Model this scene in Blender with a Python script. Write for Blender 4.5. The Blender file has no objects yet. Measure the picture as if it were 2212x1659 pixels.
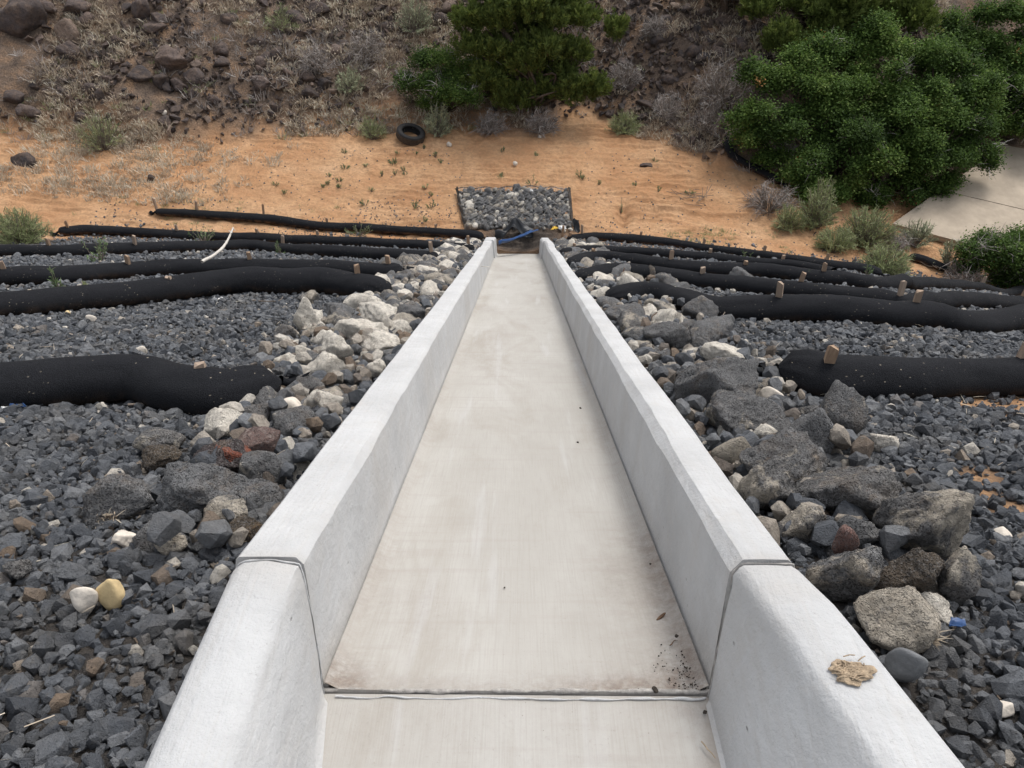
import bpy, bmesh, math, random
import numpy as np
from mathutils import Vector, Matrix, Euler

# ------------------------------------------------------------------ camera, sky, sun, exposure
S = bpy.context.scene
COL = S.collection
R = math.radians
PITCH, YAW = 33.6, 0.484
CAM = np.array([0.0, -1.10, 1.59])
cam_data = bpy.data.cameras.new("camera")
cam_data.sensor_width = 36.0
cam_data.lens = 36.0 * 1664.0 / 2212.0
cam_data.clip_start, cam_data.clip_end = 0.05, 500.0
cam = bpy.data.objects.new("camera", cam_data)
COL.objects.link(cam)
cam.location = CAM
cam.rotation_euler = (R(90 - PITCH), 0, R(YAW))
S.camera = cam

SUN_EL, SUN_AZ = 64.0, 46.0          # azimuth measured from +Y towards +X
world = bpy.data.worlds.new("World")
S.world = world
world.use_nodes = True
wn, wl = world.node_tree.nodes, world.node_tree.links
bg = wn["Background"]
sky = wn.new("ShaderNodeTexSky")
sky.sky_type = 'NISHITA'
sky.sun_disc = False
sky.sun_elevation = R(SUN_EL)
sky.sun_rotation = R(SUN_AZ)
sky.dust_density = 4.0
hsv = wn.new("ShaderNodeHueSaturation")
hsv.inputs["Saturation"].default_value = 0.30
wl.new(sky.outputs[0], hsv.inputs["Color"])
wl.new(hsv.outputs[0], bg.inputs[0])
bg.inputs[1].default_value = 0.15
sun_data = bpy.data.lights.new("sun", 'SUN')
sun_data.energy = 0.8
sun_data.angle = R(16)
sun_data.color = (1.0, 0.96, 0.9)
sun = bpy.data.objects.new("sun", sun_data)
COL.objects.link(sun)
_d = Vector((math.sin(R(SUN_AZ)) * math.cos(R(SUN_EL)), math.cos(R(SUN_AZ)) * math.cos(R(SUN_EL)), math.sin(R(SUN_EL))))
sun.rotation_euler = _d.to_track_quat('Z', 'Y').to_euler()
sun.location = (6, 0, 12)
S.view_settings.view_transform = 'Standard'
S.view_settings.look = 'None'
S.view_settings.gamma = 1.0
S.view_settings.use_curve_mapping = False
S.view_settings.exposure = 0.72

# ------------------------------------------------------------------ numeric helpers
TAN = math.tan(R(20))
def smooth(a, b, x):
    t = np.clip((np.asarray(x, float) - a) / (b - a), 0, 1)
    return t * t * (3 - 2 * t)
_perm = np.random.default_rng(7).random(65536)
def vnoise(x, y, seed=0):
    x = np.asarray(x, float) + seed * 17.31; y = np.asarray(y, float) + seed * 9.77
    xi = np.floor(x).astype(np.int64); yi = np.floor(y).astype(np.int64)
    fx = x - xi; fy = y - yi
    fx = fx * fx * (3 - 2 * fx); fy = fy * fy * (3 - 2 * fy)
    h = lambda a, b: _perm[(a * 73856093 ^ b * 19349663 ^ (seed * 83492791)) & 65535]
    return ((h(xi, yi) * (1 - fx) + h(xi + 1, yi) * fx) * (1 - fy) + (h(xi, yi + 1) * (1 - fx) + h(xi + 1, yi + 1) * fx) * fy) * 2 - 1
def fbm(x, y, seed=0, oct=4):
    s, a = 0, 1.0
    for k in range(oct):
        s = s + a * vnoise(x * 2 ** k, y * 2 ** k, seed + k * 5); a *= 0.5
    return s

TOE_X = [-40, -13, -11, -9, -6.5, -4, -2.5, 0.5, 1.9, 3.2, 5.0, 7.0, 9.0, 12, 40]
TOE_Y = [16.5, 16.9, 17.1, 17.0, 17.7, 18.2, 18.6, 18.5, 18.9, 18.2, 17.0, 16.6, 16.8, 17.5, 18.0]
def toe(x):
    return np.interp(x, TOE_X, TOE_Y)
def terrain(x, y, ripple=True):
    x = np.asarray(x, float); y = np.asarray(y, float)
    k = 0.25
    sp = np.where(y > 8, y, k * np.log1p(np.exp(np.clip(y / k, -40, 40))))
    xr = np.clip(x - 0.8, 0, 9); xl = np.clip(-x - 2, 0, 12)
    a = -TAN * sp + 0.215 - 0.0135 * xr ** 2 + 0.002 * xl ** 2
    # opposite bank of the gully: sand apron then hill
    t = toe(x)
    bank = -4.86 + 0.235 * (y - 14.0) - 0.010 * np.clip(x - 1.5, 0, 9) ** 2 + 0.0045 * np.clip(-x - 1, 0, 12) ** 2
    hy = np.clip(y - t, 0, None)
    hill = 0.62 * (np.sqrt(hy ** 2 + 0.04) - 0.2) * 1.0
    hill = np.where(hy > 16, 0.62 * 16 + (hy - 16) * 0.12, hill)
    b = bank + hill
    s = 0.22
    z = s * np.logaddexp(a / s, b / s)
    hw = smooth(0, 1.2, y - t)
    z = z + hw * (0.16 * fbm(x * 0.7, y * 0.7, 3) + 0.05 * fbm(x * 3, y * 3, 4))
    slope_w = 1 - smooth(13.0, 14.0, y)
    z = z + slope_w * (0.03 * fbm(x * 0.9, y * 0.9, 5) * smooth(0.9, 2, np.abs(x)))
    sw = smooth(13.2, 14.2, y) * (1 - smooth(-0.1, 0.5, y - t))
    z = z + sw * 0.035 * fbm(x * 0.8, y * 0.8, 6, 3)
    if ripple:
        m = smooth(-0.6, -0.1, vnoise(x * 0.35, y * 0.5, 11)) * (1 - smooth(3.5, 5.5, x))
        amp_ = 0.15 + 0.85 * smooth(-0.35, 0.35, vnoise(x * 1.5, y * 3.1, 14))
        rp = np.sin((y + 0.03 * x + 0.05 * vnoise(x * 0.6, y * 0.6, 12)) * 2 * math.pi / 0.21) * amp_
        z = z + sw * m * 0.030 * rp * (1 + 0.45 * rp) + sw * 0.034 * fbm(x * 5, y * 5, 13, 3)
    z = z - 0.24 * np.exp(-(x / 0.62) ** 4) * np.exp(-((y - 13.62) / 0.42) ** 4)
    # erosion gully right of the gabion
    gx, gy = 2.15 + 0.25 * vnoise(y * 1.3, 0.3, 21), 14.9
    z = z - 0.22 * np.exp(-((x - gx) / 0.16) ** 2) * np.exp(-((y - gy) / 0.5) ** 2)
    cut = 15.15 + 0.12 * vnoise(x * 1.5, 2.2, 22)
    z = z - 0.07 * smooth(2.3, 2.8, x) * (1 - smooth(4.6, 5.4, x)) * smooth(0.05, -0.02, y - cut) * smooth(-0.7, -0.1, y - cut)
    return z

# camera rays from photo pixels (2212 x 1659 view of the photograph)
_Rm = np.array(Euler((R(90 - PITCH), 0, R(YAW)), 'XYZ').to_matrix())
def ray(px, py):
    d = _Rm @ np.array([(px - 1106.0) / 1664.0, (829.5 - py) / 1664.0, -1.0])
    return d / np.linalg.norm(d)
_TS = np.geomspace(0.8, 60, 1600)
def at(px, py, off=0.0):
    """point where the photo ray meets the terrain raised by off"""
    d = ray(px, py)
    P = CAM[None] + _TS[:, None] * d[None]
    g = P[:, 2] - terrain(P[:, 0], P[:, 1], False) - off
    i = np.argmax(g < 0)
    if g[i] >= 0: i = len(_TS) - 1
    if i == 0: i = 1
    a, b = _TS[i - 1], _TS[i]
    t = a + (b - a) * g[i - 1] / max(1e-9, (g[i - 1] - g[i]))
    return CAM + t * d
def at_y(px, py, y):
    d = ray(px, py)
    return CAM + d * ((y - CAM[1]) / d[1])
def depth(P):
    return float(-(np.asarray(P) - CAM) @ _Rm[:, 2])
def pixel(P):
    """array of points -> (px, py, depth) in the 2212-wide view"""
    q = (np.asarray(P) - CAM) @ _Rm
    return 1106 + 1664 * q[:, 0] / -q[:, 2], 829.5 - 1664 * q[:, 1] / -q[:, 2], -q[:, 2]
def zt(x, y, ripple=False):
    return float(terrain(np.array([x]), np.array([y]), ripple)[0])

# ------------------------------------------------------------------ object helpers
def tag(o, label=None, cat=None, group=None, kind=None):
    if label: o["label"] = label
    if cat: o["category"] = cat
    if group: o["group"] = group
    if kind: o["kind"] = kind
    return o
def link(o, parent=None):
    COL.objects.link(o)
    if parent is not None: o.parent = parent
    return o
def empty(name, loc=(0, 0, 0), rz=0.0):
    o = bpy.data.objects.new(name, None)
    o.empty_display_size = 0.1
    o.location = loc; o.rotation_euler = (0, 0, rz)
    return link(o)
def mesh_np(name, V, F, mat=None, smooth_shade=False, tint=None, point_attrs=None, sharp=0):
    """V (n,3); F (m,3) or (m,4) array, all faces of one size"""
    V = np.ascontiguousarray(V, dtype=np.float32); F = np.ascontiguousarray(F, dtype=np.int32)
    me = bpy.data.meshes.new(name)
    n, m, k = len(V), len(F), F.shape[1]
    me.vertices.add(n); me.vertices.foreach_set("co", V.ravel())
    me.loops.add(m * k); me.loops.foreach_set("vertex_index", F.ravel())
    me.polygons.add(m)
    me.polygons.foreach_set("loop_start", np.arange(0, m * k, k, dtype=np.int32))
    me.polygons.foreach_set("loop_total", np.full(m, k, dtype=np.int32))
    me.polygons.foreach_set("use_smooth", np.full(m, smooth_shade, dtype=bool))
    if tint is not None:
        a = me.attributes.new("tint", 'FLOAT', 'POINT')
        a.data.foreach_set("value", np.ascontiguousarray(tint, dtype=np.float32))
    for nm, arr in (point_attrs or {}).items():
        a = me.attributes.new(nm, 'FLOAT', 'POINT')
        a.data.foreach_set("value", np.ascontiguousarray(arr, dtype=np.float32))
    me.update(calc_edges=True)
    if sharp and smooth_shade: me.set_sharp_from_angle(angle=R(sharp))
    if mat: me.materials.append(mat)
    return me
def obj(name, me, parent=None, loc=(0, 0, 0), rot=(0, 0, 0), scale=(1, 1, 1)):
    o = bpy.data.objects.new(name, me)
    o.location = loc; o.rotation_euler = rot; o.scale = scale
    return link(o, parent)
def tube_np(P, rad, seg=8, squash=1.0, cap=True):
    P = np.asarray(P, float); rad = np.broadcast_to(np.asarray(rad, float), (len(P),))
    T = np.gradient(P, axis=0); T /= np.linalg.norm(T, axis=1)[:, None] + 1e-12
    up = np.array([0, 0, 1.0]) if abs(T[:, 2]).mean() < 0.8 else np.array([1.0, 0, 0])
    A = np.cross(T, up); A /= np.linalg.norm(A, axis=1)[:, None] + 1e-12
    B = np.cross(A, T)
    th = np.linspace(0, 2 * math.pi, seg, endpoint=False)
    V = P[:, None] + rad[:, None, None] * (np.cos(th)[None, :, None] * A[:, None] + squash * np.sin(th)[None, :, None] * B[:, None])
    n = len(P)
    i = np.arange(n - 1)[:, None] * seg; j = np.arange(seg)[None]; j2 = (j + 1) % seg
    F = np.stack([i + j, i + j2, i + seg + j2, i + seg + j], -1).reshape(-1, 4)
    return V.reshape(-1, 3), F
def quads_to_tris(F):
    return np.concatenate([F[:, [0, 1, 2]], F[:, [0, 2, 3]]])
def join_np(parts):
    Vs, Fs, Ts, n = [], [], [], 0
    for p in parts:
        V, F = p[0], p[1]
        Vs.append(V); Fs.append(F + n); Ts.append(np.full(len(V), p[2] if len(p) > 2 else 0.5)); n += len(V)
    return np.concatenate(Vs), np.concatenate(Fs), np.concatenate(Ts)
def spline(P, step):
    P = np.asarray(P, float)
    out = []
    for i in range(len(P) - 1):
        p0, p1, p2, p3 = P[max(i - 1, 0)], P[i], P[i + 1], P[min(i + 2, len(P) - 1)]
        n = max(2, int(np.linalg.norm(p2 - p1) / step))
        for t in np.linspace(0, 1, n, endpoint=False):
            out.append(0.5 * ((2 * p1) + (-p0 + p2) * t + (2 * p0 - 5 * p1 + 4 * p2 - p3) * t ** 2 + (-p0 + 3 * p1 - 3 * p2 + p3) * t ** 3))
    out.append(P[-1])
    return np.array(out)

# ------------------------------------------------------------------ materials
def new_mat(name, rough=0.9, spec=0.3):
    m = bpy.data.materials.new(name); m.use_nodes = True
    b = m.node_tree.nodes["Principled BSDF"]
    b.inputs["Roughness"].default_value = rough
    b.inputs["Specular IOR Level"].default_value = spec
    return m, m.node_tree, b
class NT:
    """small node-graph helper"""
    def __init__(s, nt):
        s.nt = nt; s.N = nt.nodes; s.L = nt.links
        s._pos = None
    def pos(s):
        if s._pos is None: s._pos = s.N.new("ShaderNodeNewGeometry")
        return s._pos.outputs["Position"]
    def mapping(s, scale=(1, 1, 1), vec=None):
        n = s.N.new("ShaderNodeMapping"); n.inputs["Scale"].default_value = scale
        s.L.new(vec or s.pos(), n.inputs["Vector"]); return n.outputs[0]
    def noise(s, scale, detail=4, rough=0.55, vec=None, out="Fac", dist=0.0):
        n = s.N.new("ShaderNodeTexNoise"); n.inputs["Scale"].default_value = scale
        n.inputs["Detail"].default_value = detail; n.inputs["Roughness"].default_value = rough
        n.inputs["Distortion"].default_value = dist
        s.L.new(vec or s.pos(), n.inputs["Vector"]); return n.outputs[out]
    def voronoi(s, scale, vec=None, out="Distance", feature='F1', rnd=1.0):
        n = s.N.new("ShaderNodeTexVoronoi"); n.feature = feature; n.inputs["Scale"].default_value = scale
        n.inputs["Randomness"].default_value = rnd
        s.L.new(vec or s.pos(), n.inputs["Vector"]); return n.outputs[out]
    def ramp(s, fac, stops, mode='LINEAR'):
        n = s.N.new("ShaderNodeValToRGB"); n.color_ramp.interpolation = mode
        el = n.color_ramp.elements
        while len(el) < len(stops): el.new(0.5)
        for e, (p, c) in zip(el, stops):
            e.position = p; e.color = (c, c, c, 1) if isinstance(c, (int, float)) else (*c, 1)
        s.L.new(fac, n.inputs[0]); return n.outputs[0]
    def mix(s, fac, a, b, mode='MIX'):
        n = s.N.new("ShaderNodeMix"); n.data_type = 'RGBA'; n.blend_type = mode
        for sock, v in ((n.inputs[0], fac), (n.inputs[6], a), (n.inputs[7], b)):
            if isinstance(v, (int, float)): sock.default_value = v
            elif isinstance(v, tuple): sock.default_value = (*v, 1)
            else: s.L.new(v, sock)
        return n.outputs[2]
    def math(s, op, a, b=0.0, clamp=False):
        n = s.N.new("ShaderNodeMath"); n.operation = op; n.use_clamp = clamp
        for sock, v in ((n.inputs[0], a), (n.inputs[1], b)):
            if isinstance(v, (int, float)): sock.default_value = v
            else: s.L.new(v, sock)
        return n.outputs[0]
    def attr(s, name):
        n = s.N.new("ShaderNodeAttribute"); n.attribute_name = name; return n.outputs["Fac"]
    def rand(s):
        return s.N.new("ShaderNodeObjectInfo").outputs["Random"]
    def bump(s, h, strength=0.5, dist=0.01, normal=None):
        n = s.N.new("ShaderNodeBump"); n.inputs["Strength"].default_value = strength; n.inputs["Distance"].default_value = dist
        s.L.new(h, n.inputs["Height"])
        if normal: s.L.new(normal, n.inputs["Normal"])
        return n.outputs[0]
    def sep(s):
        n = s.N.new("ShaderNodeSeparateXYZ"); s.L.new(s.pos(), n.inputs[0]); return n.outputs
def base(b, g, col): g.L.new(col, b.inputs["Base Color"])

def mat_ground():
    m, nt, b = new_mat("soil", 0.95, 0.15); g = NT(nt)
    n1 = g.noise(1.3, 6); n2 = g.noise(14, 6, 0.65); n3 = g.noise(90, 3)
    sand = g.ramp(n1, [(0.3, (0.53, 0.285, 0.145)), (0.5, (0.64, 0.38, 0.205)), (0.72, (0.72, 0.46, 0.27))])
    sand = g.mix(g.ramp(g.noise(0.55, 5, 0.6), [(0.48, 0.0), (0.64, 0.65)]), sand, (0.52, 0.265, 0.125))
    sand = g.mix(g.ramp(n2, [(0.38, 0.55), (0.6, 0.0)]), sand, (0.40, 0.235, 0.13))
    sand = g.mix(g.ramp(n3, [(0.62, 0.0), (0.75, 0.6)]), sand, (0.14, 0.10, 0.075))
    hill = g.ramp(g.noise(2.2, 8, 0.65), [(0.32, (0.13, 0.10, 0.08)), (0.5, (0.26, 0.19, 0.14)), (0.70, (0.48, 0.30, 0.175))])
    hill = g.mix(g.ramp(g.noise(30, 5, 0.7), [(0.4, 0.7), (0.6, 0.0)]), hill, (0.07, 0.055, 0.048))
    c = g.mix(g.attr("hill"), sand, hill)
    dk = g.ramp(g.noise(25, 5, 0.7), [(0.35, (0.050, 0.048, 0.048)), (0.62, (0.105, 0.092, 0.080))])
    c = g.mix(g.attr("dark"), c, dk)
    c = g.mix(g.math('MULTIPLY', g.attr("dark"), g.ramp(g.noise(2.6, 5, 0.6), [(0.70, 0.0), (0.78, 0.5)])), c, sand)
    base(b, g, c)
    h1 = g.bump(g.noise(7, 6, 0.7), 0.8, 0.12)
    g.L.new(g.bump(g.noise(40, 6, 0.75), 0.9, 0.04, h1), b.inputs["Normal"])
    return m
def mat_gravel(name, src):
    m, nt, b = new_mat(name, 0.82, 0.35); g = NT(nt)
    r = g.attr("tint") if src == 'attr' else g.rand()
    c = g.ramp(r, [(0.0, (0.060, 0.066, 0.076)), (0.35, (0.094, 0.102, 0.115)), (0.7, (0.148, 0.157, 0.170)), (0.88, (0.21, 0.218, 0.228)),
                   (0.925, (0.17, 0.14, 0.115)), (0.955, (0.20, 0.145, 0.10)), (0.98, (0.42, 0.37, 0.31)), (1.0, (0.62, 0.58, 0.51))])
    n = g.noise(55, 5, 0.65)
    c = g.mix(g.ramp(n, [(0.3, 0.45), (0.56, 0.0)]), c, (0.045, 0.046, 0.049))
    c = g.mix(g.ramp(g.noise(3.5, 5, 0.6), [(0.46, 0.0), (0.66, 0.4)]), c, (0.155, 0.145, 0.130))
    c = g.mix(g.ramp(g.noise(24, 5, 0.6), [(0.60, 0.0), (0.72, 0.55)]), c, (0.19, 0.175, 0.155))
    base(b, g, c)
    pits = g.ramp(g.voronoi(150), [(0.05, 0.0), (0.35, 1.0)])
    h0 = g.bump(g.noise(48, 6, 0.75), 0.9, 0.022)
    h = g.mix(0.5, pits, g.noise(130, 5, 0.75))
    g.L.new(g.bump(h, 0.7, 0.008, h0), b.inputs["Normal"])
    return m
def mat_lava(name, body, pale=(0.66, 0.59, 0.49), pale_at=0.62, pit=110.0, lichen=0.25, amp=1.0, pitdark=0.62, dust=0.30):
    m, nt, b = new_mat(name, 0.92, 0.25); g = NT(nt)
    d, l = body
    r = g.rand()
    wv = g.N.new("ShaderNodeVectorMath"); wv.operation = 'ADD'
    wn_ = g.N.new("ShaderNodeVectorMath"); wn_.operation = 'SCALE'; wn_.inputs[3].default_value = 0.02
    g.L.new(g.noise(45, 3, 0.6, out="Color"), wn_.inputs[0]); g.L.new(g.pos(), wv.inputs[0]); g.L.new(wn_.outputs[0], wv.inputs[1])
    wp = wv.outputs[0]
    n = g.noise(8, 8, 0.7)
    c = g.ramp(n, [(0.30, d), (0.52, tuple((x + y) / 2 for x, y in zip(d, l))), (0.70, l)])
    c = g.mix(g.math('MULTIPLY', r, 0.4), c, (0.19, 0.18, 0.17))
    fine = g.noise(140, 5, 0.75)
    c = g.mix(g.ramp(fine, [(0.50, 0.0), (0.66, 0.7)]), c, (0.36, 0.355, 0.35))
    v = g.voronoi(pit * 1.5, wp); vw = g.voronoi(pit * 0.62, wp)
    zone = g.ramp(g.noise(11, 4, 0.6), [(0.40, 0.0), (0.60, 1.0)])
    p1 = g.ramp(v, [(0.16, 0.0), (0.48, 1.0)]); p2 = g.ramp(vw, [(0.14, 0.0), (0.34, 1.0)])
    p2 = g.math('MAXIMUM', p2, g.math('SUBTRACT', 1.0, zone))
    pits = g.math('MINIMUM', p1, p2)
    off = g.math('MULTIPLY', g.math('SUBTRACT', r, 0.5), 0.16)
    pn = g.math('ADD', g.noise(5.0, 9, 0.70, dist=0.5), off)
    pm = g.ramp(pn, [(pale_at - 0.03, 0.0), (pale_at + 0.03, 1.0)])
    pm = g.math('MULTIPLY', pm, g.ramp(g.noise(60, 5, 0.75), [(0.33, 0.1), (0.46, 1.0)]))
    c = g.mix(g.math('MULTIPLY', g.math('SUBTRACT', 1.0, pits), pitdark), c, (0.030, 0.029, 0.029))
    pc = g.ramp(g.noise(18, 6, 0.65), [(0.3, tuple(x * 0.58 for x in pale)), (0.62, pale)])
    c = g.mix(pm, c, pc)
    lm = g.ramp(g.noise(15, 6, 0.7, vec=g.mapping((1, 1.3, 0.8))), [(0.58, 0.0), (0.68, lichen)])
    c = g.mix(lm, c, (0.36, 0.235, 0.13))
    du = g.math('MULTIPLY', g.ramp(g.noise(12, 6, 0.7), [(0.50, 0.0), (0.64, dust)]), g.ramp(g.noise(2.3, 3, 0.5), [(0.45, 0.1), (0.6, 1.0)]))
    c = g.mix(du, c, (0.33, 0.25, 0.175))
    base(b, g, c)
    h1 = g.bump(g.noise(16, 9, 0.78), 1.0, 0.07 * amp)
    h2 = g.bump(g.noise(75, 5, 0.75), 0.8, 0.014 * amp, h1)
    g.L.new(g.bump(pits, 1.0, 0.014 * amp, h2), b.inputs["Normal"])
    return m
def mat_hillrock(name="dark_hill_rock", src='rand'):
    m, nt, b = new_mat(name, 0.85, 0.3); g = NT(nt)
    r = g.rand() if src == 'rand' else g.attr("tint")
    c = g.ramp(r, [(0.0, (0.050, 0.043, 0.043)), (0.5, (0.085, 0.068, 0.064)), (0.85, (0.14, 0.105, 0.09)), (1.0, (0.24, 0.18, 0.14))])
    c = g.mix(g.ramp(g.noise(5, 7, 0.65), [(0.42, 0.0), (0.7, 0.65)]), c, (0.17, 0.115, 0.08))
    c = g.mix(g.ramp(g.noise(18, 5, 0.7), [(0.35, 0.6), (0.55, 0.0)]), c, (0.028, 0.024, 0.024))
    base(b, g, c)
    g.L.new(g.bump(g.noise(14, 7, 0.7), 0.8, 0.05), b.inputs["Normal"])
    return m
def mat_wattle():
    m, nt, b = new_mat("black_mesh_sock", 0.95, 0.15); g = NT(nt)
    weave = g.noise(220, 2, 0.5)
    c = g.ramp(weave, [(0.35, (0.006, 0.0065, 0.008)), (0.65, (0.017, 0.018, 0.021))])
    # pale straw ends poking through the mesh
    v = g.voronoi(24, vec=g.mapping((1, 1, 2.6)))
    s = g.math('MULTIPLY', g.ramp(v, [(0.09, 1.0), (0.13, 0.0)]), g.ramp(g.noise(5.0, 3), [(0.47, 0.0), (0.62, 1.0)]))
    c = g.mix(g.math('MULTIPLY', s, 0.6), c, (0.42, 0.37, 0.29))
    # splashed soil on the lower flank, more on the wattles that lie in sand
    yy = g.sep()[1]
    lowm = g.math('MULTIPLY', g.attr("low"), g.ramp(g.noise(9, 6, 0.7), [(0.42, 0.0), (0.66, 0.75)]))
    lowm = g.math('MULTIPLY', lowm, g.ramp(g.math('MULTIPLY', yy, 0.07), [(0.08, 0.25), (0.8, 0.6), (0.98, 1.0)]))
    c = g.mix(lowm, c, (0.21, 0.125, 0.07))
    base(b, g, c)
    h = g.mix(0.5, weave, g.noise(22, 4, 0.6))
    g.L.new(g.bump(h, 0.6, 0.012), b.inputs["Normal"])
    b.inputs["Sheen Weight"].default_value = 0.0
    return m
def mat_wood(name="stake_wood", c0=(0.19, 0.115, 0.07), c1=(0.40, 0.275, 0.175)):
    m, nt, b = new_mat(name, 0.8, 0.3); g = NT(nt)
    tc = g.N.new("ShaderNodeTexCoord")
    vec = g.mapping((60, 60, 5), tc.outputs["Object"])
    n = g.noise(1.0, 4, 0.6, vec=vec)
    c = g.ramp(n, [(0.3, c0), (0.7, c1)])
    c = g.mix(g.math('MULTIPLY', g.rand(), 0.6), c, (0.36, 0.30, 0.25))
    base(b, g, c); g.L.new(g.bump(n, 0.4, 0.004), b.inputs["Normal"])
    return m
def mat_concrete_wall():
    m, nt, b = new_mat("white_rubbed_concrete", 0.85, 0.25); g = NT(nt)
    n = g.noise(2.2, 7, 0.65)
    c = g.ramp(n, [(0.3, (0.40, 0.402, 0.402)), (0.55, (0.480, 0.484, 0.484)), (0.75, (0.525, 0.528, 0.527))])
    streak = g.noise(1.0, 5, 0.65, vec=g.mapping((90, 3.0, 16)))
    c = g.mix(g.ramp(streak, [(0.34, 0.5), (0.52, 0.0)]), c, (0.44, 0.43, 0.415))
    drip = g.noise(1.0, 5, 0.6, vec=g.mapping((3, 9, 1.2)))
    c = g.mix(g.ramp(drip, [(0.56, 0.0), (0.74, 0.4)]), c, (0.43, 0.41, 0.385))
    specks = g.ramp(g.noise(95, 6, 0.85), [(0.30, 0.8), (0.40, 0.0)])
    c = g.mix(specks, c, (0.24, 0.23, 0.22))
    chips = g.math('MULTIPLY', g.ramp(g.voronoi(26, vec=g.mapping((1, 0.6, 1))), [(0.05, 1.0), (0.10, 0.0)]), g.ramp(g.noise(4, 3), [(0.5, 0.0), (0.6, 1.0)]))
    c = g.mix(g.math('MULTIPLY', chips, 0.7), c, (0.22, 0.21, 0.20))
    c = g.mix(g.ramp(g.noise(6, 9, 0.75), [(0.58, 0.0), (0.72, 0.5)]), c, (0.46, 0.435, 0.40))
    c = g.mix(g.attr("grime"), c, g.mix(g.noise(40, 4, 0.7), (0.25, 0.23, 0.205), (0.50, 0.47, 0.43)))
    base(b, g, c)
    h = g.mix(0.5, streak, g.noise(110, 5, 0.75))
    h1 = g.bump(g.noise(14, 5, 0.65), 0.45, 0.02)
    h2 = g.bump(chips, 0.6, -0.006, h1)
    g.L.new(g.bump(h, 0.6, 0.007, h2), b.inputs["Normal"])
    return m
def mat_concrete_floor():
    m, nt, b = new_mat("broomed_concrete", 0.9, 0.2); g = NT(nt)
    n = g.noise(1.1, 7, 0.6, vec=g.mapping((1.6, 0.7, 1)))
    c = g.ramp(n, [(0.3, (0.345, 0.329, 0.300)), (0.5, (0.396, 0.382, 0.354)), (0.7, (0.44, 0.43, 0.406))])
    broom = g.noise(1.0, 4, 0.6, vec=g.mapping((210, 5, 5)))
    c = g.mix(g.ramp(broom, [(0.34, 0.22), (0.52, 0.0)]), c, (0.29, 0.27, 0.24))
    cross = g.noise(1.0, 5, 0.6, vec=g.mapping((2.0, 24, 3)))
    c = g.mix(g.ramp(cross, [(0.52, 0.0), (0.72, 0.45)]), c, (0.34, 0.315, 0.285))
    stain = g.noise(1.0, 7, 0.65, vec=g.mapping((3.2, 0.9, 1)), dist=0.6)
    c = g.mix(g.ramp(stain, [(0.50, 0.0), (0.66, 0.55)]), c, (0.30, 0.275, 0.238))
    c = g.mix(g.ramp(g.noise(1.0, 5, 0.6, vec=g.mapping((9, 0.5, 1))), [(0.58, 0.0), (0.68, 0.35)]), c, (0.48, 0.48, 0.48))
    pock = g.math('MULTIPLY', g.ramp(g.voronoi(40), [(0.04, 1.0), (0.075, 0.0)]), g.ramp(g.noise(5, 3), [(0.5, 0.0), (0.6, 1.0)]))
    c = g.mix(g.math('MULTIPLY', pock, 0.7), c, (0.22, 0.20, 0.18))
    c = g.mix(g.ramp(g.noise(100, 6, 0.85), [(0.30, 0.6), (0.41, 0.0)]), c, (0.23, 0.21, 0.19))
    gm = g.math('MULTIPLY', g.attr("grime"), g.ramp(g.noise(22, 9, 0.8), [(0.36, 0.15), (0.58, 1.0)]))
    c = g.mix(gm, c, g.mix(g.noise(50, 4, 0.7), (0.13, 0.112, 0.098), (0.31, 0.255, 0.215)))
    base(b, g, c)
    h = g.mix(0.4, broom, g.noise(80, 5, 0.7))
    g.L.new(g.bump(h, 0.35, 0.005), b.inputs["Normal"])
    return m
def mat_plain(name, col, rough=0.8, var=0.35, scale=12, spec=0.3, bump=0.0, dark=None):
    m, nt, b = new_mat(name, rough, spec); g = NT(nt)
    n = g.noise(scale, 5, 0.65)
    d = dark or tuple(c * (1 - var) for c in col)
    l = tuple(min(1, c * (1 + var * 0.5)) for c in col)
    base(b, g, g.ramp(n, [(0.3, d), (0.7, l)]))
    if bump: g.L.new(g.bump(n, 0.6, bump), b.inputs["Normal"])
    return m
def mat_leaf(name, stops, trans=0.25, rough=0.55):
    m, nt, b = new_mat(name, rough, 0.3); g = NT(nt)
    c = g.ramp(g.attr("tint"), stops)
    base(b, g, c)
    if trans:
        t = g.N.new("ShaderNodeBsdfTranslucent"); g.L.new(c, t.inputs[0])
        mx = g.N.new("ShaderNodeMixShader"); mx.inputs[0].default_value = trans
        g.L.new(b.outputs[0], mx.inputs[1]); g.L.new(t.outputs[0], mx.inputs[2])
        g.L.new(mx.outputs[0], g.N["Material Output"].inputs[0])
    return m

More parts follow.
